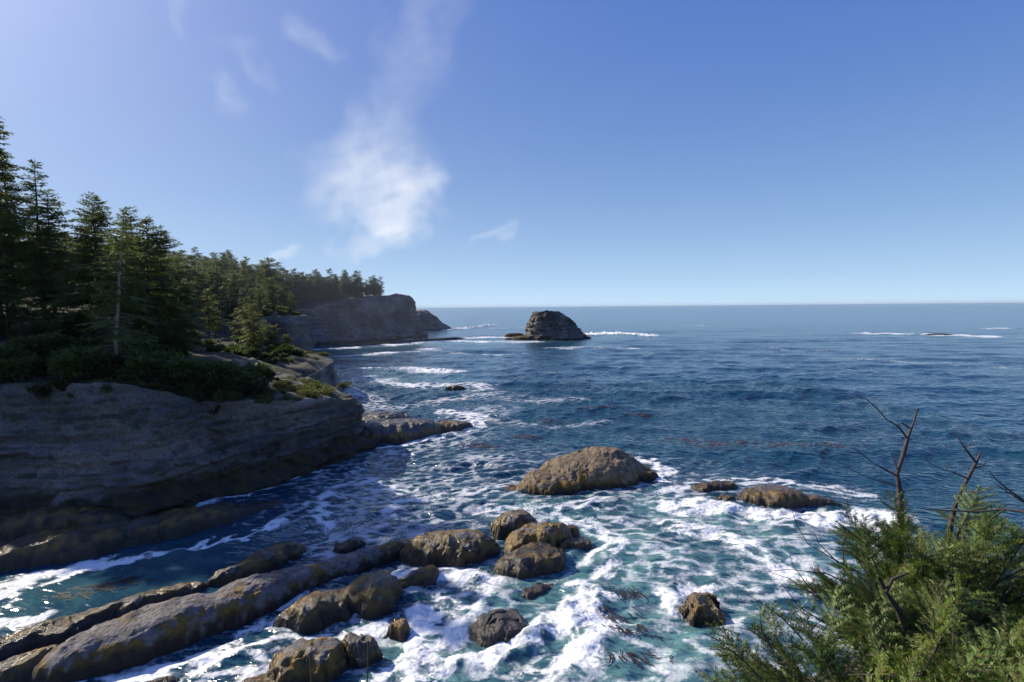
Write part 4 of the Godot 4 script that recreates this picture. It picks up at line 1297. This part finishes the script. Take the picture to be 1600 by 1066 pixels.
func near_bush(called: String, label: String, root: Vector3, centre: Vector3, size: Vector3, boughs: int, per: int, young: float, sd: int, lean: Vector3, tilt: float) -> void:
	var rng := RandomNumberGenerator.new()
	rng.seed = sd
	var t := thing(called, label, "shrub", root)
	var wood := SurfaceTool.new()
	wood.begin(Mesh.PRIMITIVE_TRIANGLES)
	var kinds := [[], [], [], []]
	var hub := root.lerp(centre, 0.6) - root
	tube(wood, [Vector3(0, -0.3, 0), hub * 0.5 + Vector3(0.06, 0, 0.05), hub], [0.045, 0.036, 0.022], 8, Color(0.075, 0.06, 0.052))
	for k in boughs:
		var d := Vector3(rng.randfn(), rng.randfn(), rng.randfn()).normalized()
		d.y = d.y * 0.8 + 0.15
		var end := centre - root + Vector3(d.x * size.x, d.y * size.y, d.z * size.z) * rng.randf_range(0.75, 1.05)
		end.y += (end.x - (centre.x - root.x)) * tilt
		var start := hub * rng.randf_range(0.35, 1.0)
		var mid := start.lerp(end, 0.5) + Vector3(rng.randf_range(-0.08, 0.08), rng.randf_range(0.0, 0.12), rng.randf_range(-0.08, 0.08))
		tube(wood, [start, mid, end], [0.011, 0.007, 0.003], 5, Color(0.10, 0.075, 0.06))
		for q in per:
			var f := lerpf(0.25, 1.0, (q + rng.randf()) / per)
			var c := start.lerp(mid, f * 2.0) if f < 0.5 else mid.lerp(end, f * 2.0 - 1.0)
			var along := ((end - mid).normalized() + lean * 0.6 + Vector3(rng.randf_range(-0.8, 0.8), rng.randf_range(-0.45, 0.45), rng.randf_range(-0.8, 0.8))).normalized()
			var up := (Vector3.UP + Vector3(rng.randf_range(-0.5, 0.5), 0, rng.randf_range(-0.5, 0.5))).normalized()
			var z := -along
			var x := up.cross(z).normalized()
			var y := z.cross(x)
			var g := rng.randf_range(0.85, 1.25)
			kinds[rng.randi() % 4].append([Transform3D(Basis(x, y, z).scaled_local(Vector3.ONE * rng.randf_range(0.75, 1.2)), c), Color(g * rng.randf_range(0.85, 1.1), g, g * 0.95)])
	# bare inner twigs
	for k in boughs * 2:
		var start := hub * rng.randf_range(0.2, 1.0) + Vector3(rng.randfn(), rng.randfn(), rng.randfn()) * 0.12
		var end := start + Vector3(rng.randfn() * size.x, rng.randfn() * size.y * 0.6, rng.randfn() * size.z) * 0.45
		tube(wood, [start, start.lerp(end, 0.5) + Vector3(0, 0.04, 0), end], [0.005, 0.0035, 0.0015], 4, Color(0.15, 0.12, 0.10))
	part("branch", wood.commit(), M["bark"], t)
	for k in 4:
		foliage(t, spray_mesh(sd * 10 + k, [0.2, 0.26, 0.17, 0.23][k], [7, 9, 6, 8][k], young), kinds[k])

func dead_wood(called: String, label: String, category: String, lines: Array, group := "") -> void:
	var base: Vector3 = lines[0][1][0]
	var t := thing(called, label, category, base, group)
	for l in lines:
		var st := SurfaceTool.new()
		st.begin(Mesh.PRIMITIVE_TRIANGLES)
		var pts := []
		var rad := []
		var n: int = l[1].size()
		for k in n:
			pts.append(l[1][k] - base)
			rad.append(lerpf(l[2], l[3], float(k) / (n - 1)) * 0.8 * (1.0 + 0.25 * sin(k * 2.3)))
		tube(st, pts, rad, 6, l[4] if l.size() > 4 else Color(0.095, 0.08, 0.075))
		part(l[0], st.commit(), M["bark"], t)

func make_foreground() -> void:
	structure("cliff_edge", cliff_mesh([
		[9.0, -6.0, 8.0, -5.0, 19.2], [5.2, -4.9, 4.8, -4.1, 19.5], [3.2, -4.0, 2.9, -3.4, 19.75], [1.6, -3.0, 1.4, -2.5, 20.05], [0.2, -2.6, 0.0, -2.0, 20.2], [-1.6, -2.7, -1.6, -2.0, 20.2], [-4.0, -3.8, -4.0, -3.0, 20.1], [-9.0, -5.5, -9.0, -4.5, 20.4]],
		false, 8.0, 0.12, 60, 30, 0.12, 0.9, 0.4, 1.0), M["soil"], "mossy cliff edge under the spruce bushes")
	near_bush("spruce_bush", "large dark green spruce bush on the cliff edge", Vector3(2.15, 19.75, -2.75), Vector3(2.52, 20.36, -2.65), Vector3(0.9, 0.46, 0.65), 58, 13, 0.25, 7, Vector3(0.25, -0.1, 0.1), 0.05)
	near_bush("young_spruce_bush", "bright green young spruce bush in front of the larger bush", Vector3(1.4, 19.95, -1.9), Vector3(1.52, 20.46, -1.95), Vector3(0.64, 0.25, 0.42), 46, 11, 0.5, 8, Vector3(-0.1, 0.2, 0.0), 0.36)
	dead_wood("dead_sapling", "taller bare dead sapling rising out of the spruce bush", "tree", [
		["stem", [Vector3(2.342, 20.431, -3.000), Vector3(2.321, 20.847, -3.000), Vector3(2.296, 20.984, -3.000), Vector3(2.333, 21.120, -3.000), Vector3(2.355, 21.217, -3.000), Vector3(2.382, 21.294, -3.000), Vector3(2.401, 21.378, -3.000)], 0.0210, 0.0050],
		["branch", [Vector3(2.356, 21.186, -3.000), Vector3(2.296, 21.264, -3.000), Vector3(2.203, 21.319, -2.980), Vector3(2.145, 21.379, -2.970), Vector3(2.072, 21.438, -2.960), Vector3(2.000, 21.467, -2.950)], 0.0070, 0.0020],
		["branch", [Vector3(2.369, 21.255, -3.000), Vector3(2.314, 21.287, -3.000), Vector3(2.276, 21.279, -3.000)], 0.0060, 0.0030],
		["branch", [Vector3(2.305, 20.965, -3.000), Vector3(2.208, 21.014, -2.970), Vector3(2.116, 21.064, -2.950), Vector3(2.025, 21.132, -2.930), Vector3(1.955, 21.171, -2.900)], 0.0070, 0.0020],
		["branch", [Vector3(2.307, 20.906, -3.000), Vector3(2.195, 20.938, -3.000), Vector3(2.092, 20.972, -3.020), Vector3(1.974, 21.042, -3.050), Vector3(1.875, 21.098, -3.050)], 0.0050, 0.0015],
		["branch", [Vector3(2.313, 20.867, -3.000), Vector3(2.369, 20.882, -3.000), Vector3(2.431, 20.889, -3.000)], 0.0050, 0.0020],
		["branch", [Vector3(2.300, 20.984, -3.000), Vector3(2.278, 21.062, -3.000), Vector3(2.236, 21.141, -3.000)], 0.0040, 0.0015]])
	dead_wood("dead_sapling", "shorter forked dead sapling rising out of the spruce bush", "tree", [
		["stem", [Vector3(2.629, 20.321, -3.050), Vector3(2.688, 20.737, -3.050), Vector3(2.729, 20.852, -3.050), Vector3(2.775, 20.955, -3.050), Vector3(2.813, 21.034, -3.050), Vector3(2.837, 21.097, -3.050)], 0.0180, 0.0070],
		["branch", [Vector3(2.814, 21.026, -3.050), Vector3(2.756, 21.098, -3.050), Vector3(2.714, 21.154, -3.050), Vector3(2.693, 21.193, -3.050)], 0.0090, 0.0030],
		["branch", [Vector3(2.728, 21.122, -3.050), Vector3(2.784, 21.145, -3.050), Vector3(2.846, 21.148, -3.050)], 0.0040, 0.0015],
		["branch", [Vector3(2.764, 20.932, -3.050), Vector3(2.659, 20.979, -3.030), Vector3(2.547, 21.013, -3.000), Vector3(2.477, 21.053, -3.000)], 0.0060, 0.0020],
		["branch", [Vector3(2.586, 21.001, -3.000), Vector3(2.600, 21.036, -3.000), Vector3(2.630, 21.044, -3.000)], 0.0040, 0.0020],
		["branch", [Vector3(2.800, 20.995, -3.050), Vector3(2.846, 21.010, -3.050), Vector3(2.872, 21.034, -3.050)], 0.0060, 0.0040],
		["branch", [Vector3(2.705, 20.785, -3.050), Vector3(2.791, 20.882, -3.000), Vector3(2.857, 20.919, -2.950), Vector3(2.922, 20.898, -2.900)], 0.0050, 0.0015]])
	dead_wood("dead_branch", "bare grey branch reaching in over the bush from outside", "branch", [
		["stem", [Vector3(2.473, 20.989, -2.300), Vector3(2.454, 20.993, -2.400), Vector3(2.410, 20.989, -2.450), Vector3(2.332, 20.954, -2.500), Vector3(2.171, 20.962, -2.500), Vector3(2.043, 20.973, -2.500)], 0.0090, 0.0030],
		["branch", [Vector3(2.451, 21.050, -2.400), Vector3(2.371, 21.104, -2.400), Vector3(2.307, 21.158, -2.400), Vector3(2.274, 21.199, -2.400)], 0.0060, 0.0020],
		["branch", [Vector3(2.524, 21.013, -2.350), Vector3(2.401, 21.061, -2.350), Vector3(2.276, 21.139, -2.350)], 0.0070, 0.0030],
		["branch", [Vector3(2.410, 20.989, -2.450), Vector3(2.350, 20.942, -2.450), Vector3(2.306, 20.878, -2.450)], 0.0040, 0.0015]])
	dead_wood("dry_twigs", "tangle of thin bare twigs beside the spruce bush", "branch", [
		["twig", [Vector3(1.838, 20.573, -2.600), Vector3(1.666, 20.671, -2.600), Vector3(1.537, 20.748, -2.600), Vector3(1.477, 20.852, -2.600), Vector3(1.452, 20.921, -2.600)], 0.0042, 0.0014, Color(0.085, 0.065, 0.06)],
		["twig", [Vector3(1.753, 20.561, -2.500), Vector3(1.573, 20.643, -2.500), Vector3(1.378, 20.665, -2.500), Vector3(1.282, 20.655, -2.500)], 0.0042, 0.0014, Color(0.085, 0.065, 0.06)],
		["twig", [Vector3(1.641, 20.489, -2.400), Vector3(1.483, 20.572, -2.400), Vector3(1.340, 20.670, -2.400), Vector3(1.199, 20.719, -2.400)], 0.0042, 0.0014, Color(0.085, 0.065, 0.06)],
		["twig", [Vector3(1.235, 20.566, -2.100), Vector3(1.150, 20.658, -2.100), Vector3(1.066, 20.724, -2.100), Vector3(0.992, 20.767, -2.100)], 0.0042, 0.0014, Color(0.085, 0.065, 0.06)],
		["twig", [Vector3(1.804, 20.519, -2.700), Vector3(1.784, 20.699, -2.700), Vector3(1.829, 20.805, -2.700), Vector3(1.798, 20.877, -2.700)], 0.0042, 0.0014, Color(0.085, 0.065, 0.06)],
		["twig", [Vector3(1.766, 20.591, -2.700), Vector3(1.658, 20.700, -2.700), Vector3(1.628, 20.771, -2.700)], 0.0042, 0.0014, Color(0.085, 0.065, 0.06)],
		["twig", [Vector3(1.835, 20.642, -2.600), Vector3(1.749, 20.705, -2.600), Vector3(1.648, 20.720, -2.600), Vector3(1.599, 20.686, -2.600)], 0.0042, 0.0014, Color(0.085, 0.065, 0.06)],
		["twig", [Vector3(1.611, 20.461, -2.500), Vector3(1.484, 20.580, -2.500), Vector3(1.410, 20.681, -2.500), Vector3(1.382, 20.758, -2.500)], 0.0042, 0.0014, Color(0.085, 0.065, 0.06)],
		["twig", [Vector3(1.485, 20.491, -2.300), Vector3(1.333, 20.586, -2.300), Vector3(1.225, 20.726, -2.300)], 0.0042, 0.0014, Color(0.085, 0.065, 0.06)],
		["twig", [Vector3(0.959, 20.548, -1.900), Vector3(0.883, 20.627, -1.900), Vector3(0.782, 20.706, -1.900), Vector3(0.732, 20.732, -1.900)], 0.0042, 0.0014, Color(0.085, 0.065, 0.06)],
		["twig", [Vector3(1.060, 20.581, -2.000), Vector3(1.005, 20.677, -2.000), Vector3(0.998, 20.745, -2.000)], 0.0042, 0.0014, Color(0.085, 0.065, 0.06)],
		["twig", [Vector3(2.010, 20.612, -2.800), Vector3(1.935, 20.687, -2.800), Vector3(1.788, 20.780, -2.800), Vector3(1.749, 20.873, -2.800)], 0.0042, 0.0014, Color(0.085, 0.065, 0.06)],
		["twig", [Vector3(1.772, 20.493, -2.500), Vector3(1.673, 20.545, -2.500), Vector3(1.511, 20.546, -2.500), Vector3(1.332, 20.581, -2.500)], 0.0042, 0.0014, Color(0.085, 0.065, 0.06)]])
	dead_wood("broken_stump", "crooked dark broken stem inside the spruce bush", "branch", [
		["stem", [Vector3(1.727, 20.528, -2.150), Vector3(1.679, 20.659, -2.150), Vector3(1.597, 20.764, -2.120), Vector3(1.553, 20.832, -2.100)], 0.0180, 0.0090, Color(0.07, 0.055, 0.048)],
		["branch", [Vector3(1.582, 20.776, -2.100), Vector3(1.607, 20.832, -2.100), Vector3(1.674, 20.859, -2.100)], 0.0090, 0.0060, Color(0.07, 0.055, 0.048)]])
	dead_wood("dry_stalk", "thin tan dry stalk in front of the yellow-weeded rock", "plant", [
		["stem", [Vector3(-0.752, 20.214, -1.750), Vector3(-0.738, 20.533, -1.750), Vector3(-0.731, 20.678, -1.750), Vector3(-0.732, 20.769, -1.750)], 0.0060, 0.0035, Color(0.20, 0.15, 0.08)]])
	dead_wood("dry_stalk", "thin brown dry stalk in front of the dark knobbly rock", "plant", [
		["stem", [Vector3(-0.554, 20.212, -1.750), Vector3(-0.540, 20.532, -1.750), Vector3(-0.529, 20.676, -1.750), Vector3(-0.521, 20.815, -1.750)], 0.0050, 0.0030, Color(0.16, 0.12, 0.07)]])


# ------------------------------------------------------------------ everything
func _ready() -> void:
	var cam := Camera3D.new()
	cam.name = "camera"
	cam.position = Vector3(0, 22, 0)
	cam.rotation_degrees = Vector3(-3.83, 0, -0.52)
	cam.fov = 67.34
	cam.near = 0.1
	cam.far = 60000.0
	cam.current = true
	add_child(cam)
	var sun_dir := Vector3(-0.725, 0.555, -0.41).normalized()
	var env := Environment.new()
	env.tonemap_mode = Environment.TONE_MAPPER_LINEAR
	env.tonemap_exposure = 1.55
	env.fog_enabled = true
	env.fog_density = 0.000025
	env.fog_light_color = Color(0.86, 0.92, 1.0)
	env.volumetric_fog_enabled = true
	env.volumetric_fog_density = 0.0
	env.sdfgi_enabled = true
	env.ssao_enabled = true
	env.ssil_enabled = true
	env.background_mode = Environment.BG_SKY
	var sky := Sky.new()
	var pano := PanoramaSkyMaterial.new()
	pano.panorama = make_sky(sun_dir)
	sky.sky_material = pano
	env.sky = sky
	var world := WorldEnvironment.new()
	world.name = "daylight"
	world.environment = env
	add_child(world)
	var sun := DirectionalLight3D.new()
	sun.name = "sun"
	sun.light_color = Color(1.0, 0.95, 0.86)
	sun.light_energy = 1.3
	sun.light_angular_distance = 0.5
	sun.shadow_enabled = true
	add_child(sun)
	sun.look_at_from_position(Vector3.ZERO, -sun_dir, Vector3.UP)

	n_big = noise(FastNoiseLite.TYPE_SIMPLEX_SMOOTH, 0.03, 2, 1)
	n_mid = noise(FastNoiseLite.TYPE_SIMPLEX_SMOOTH, 0.15, 3, 2)
	n_fine = noise(FastNoiseLite.TYPE_SIMPLEX_SMOOTH, 0.7, 4, 3)
	n_ridge = noise(FastNoiseLite.TYPE_SIMPLEX_SMOOTH, 0.22, 3, 4)
	n_lace = noise(FastNoiseLite.TYPE_CELLULAR, 0.55, 3, 5)
	n_lace.cellular_return_type = FastNoiseLite.RETURN_DISTANCE2_SUB
	n_lace.domain_warp_enabled = true
	n_lace.domain_warp_amplitude = 2.2
	n_lace.domain_warp_frequency = 0.22
	n_lace.domain_warp_fractal_octaves = 3
	n_rip = noise(FastNoiseLite.TYPE_SIMPLEX_SMOOTH, 0.45, 3, 6)
	n_rip2 = noise(FastNoiseLite.TYPE_SIMPLEX_SMOOTH, 1.3, 3, 7)
	n_block = noise(FastNoiseLite.TYPE_CELLULAR, 0.5, 2, 8)
	n_block.cellular_return_type = FastNoiseLite.RETURN_CELL_VALUE
	n_block.fractal_gain = 0.4
	make_materials()
	print("sky at ", Time.get_ticks_msec())
	make_waves()
	make_fields()
	print("fields at ", Time.get_ticks_msec())
	make_sea()
	print("sea at ", Time.get_ticks_msec())
	make_land()
	print("land at ", Time.get_ticks_msec())
	make_forest()
	print("forest at ", Time.get_ticks_msec())
	var air := FogMaterial.new()
	air.density = 0.0003
	air.albedo = Color(0.93, 0.95, 1.0)
	var mist := FogVolume.new()
	mist.name = "sea_mist"
	mist.shape = RenderingServer.FOG_VOLUME_SHAPE_ELLIPSOID
	mist.size = Vector3(300, 90, 300)
	mist.position = Vector3(-170, 22, -260)
	mist.material = air
	add_child(mist)
	mist.set_meta("kind", "stuff")
	mist.set_meta("label", "thin pale sea mist hanging over the forest and headland")
	mist.set_meta("category", "mist")
	make_kelp()
	make_foreground()
	print("done at ", Time.get_ticks_msec())
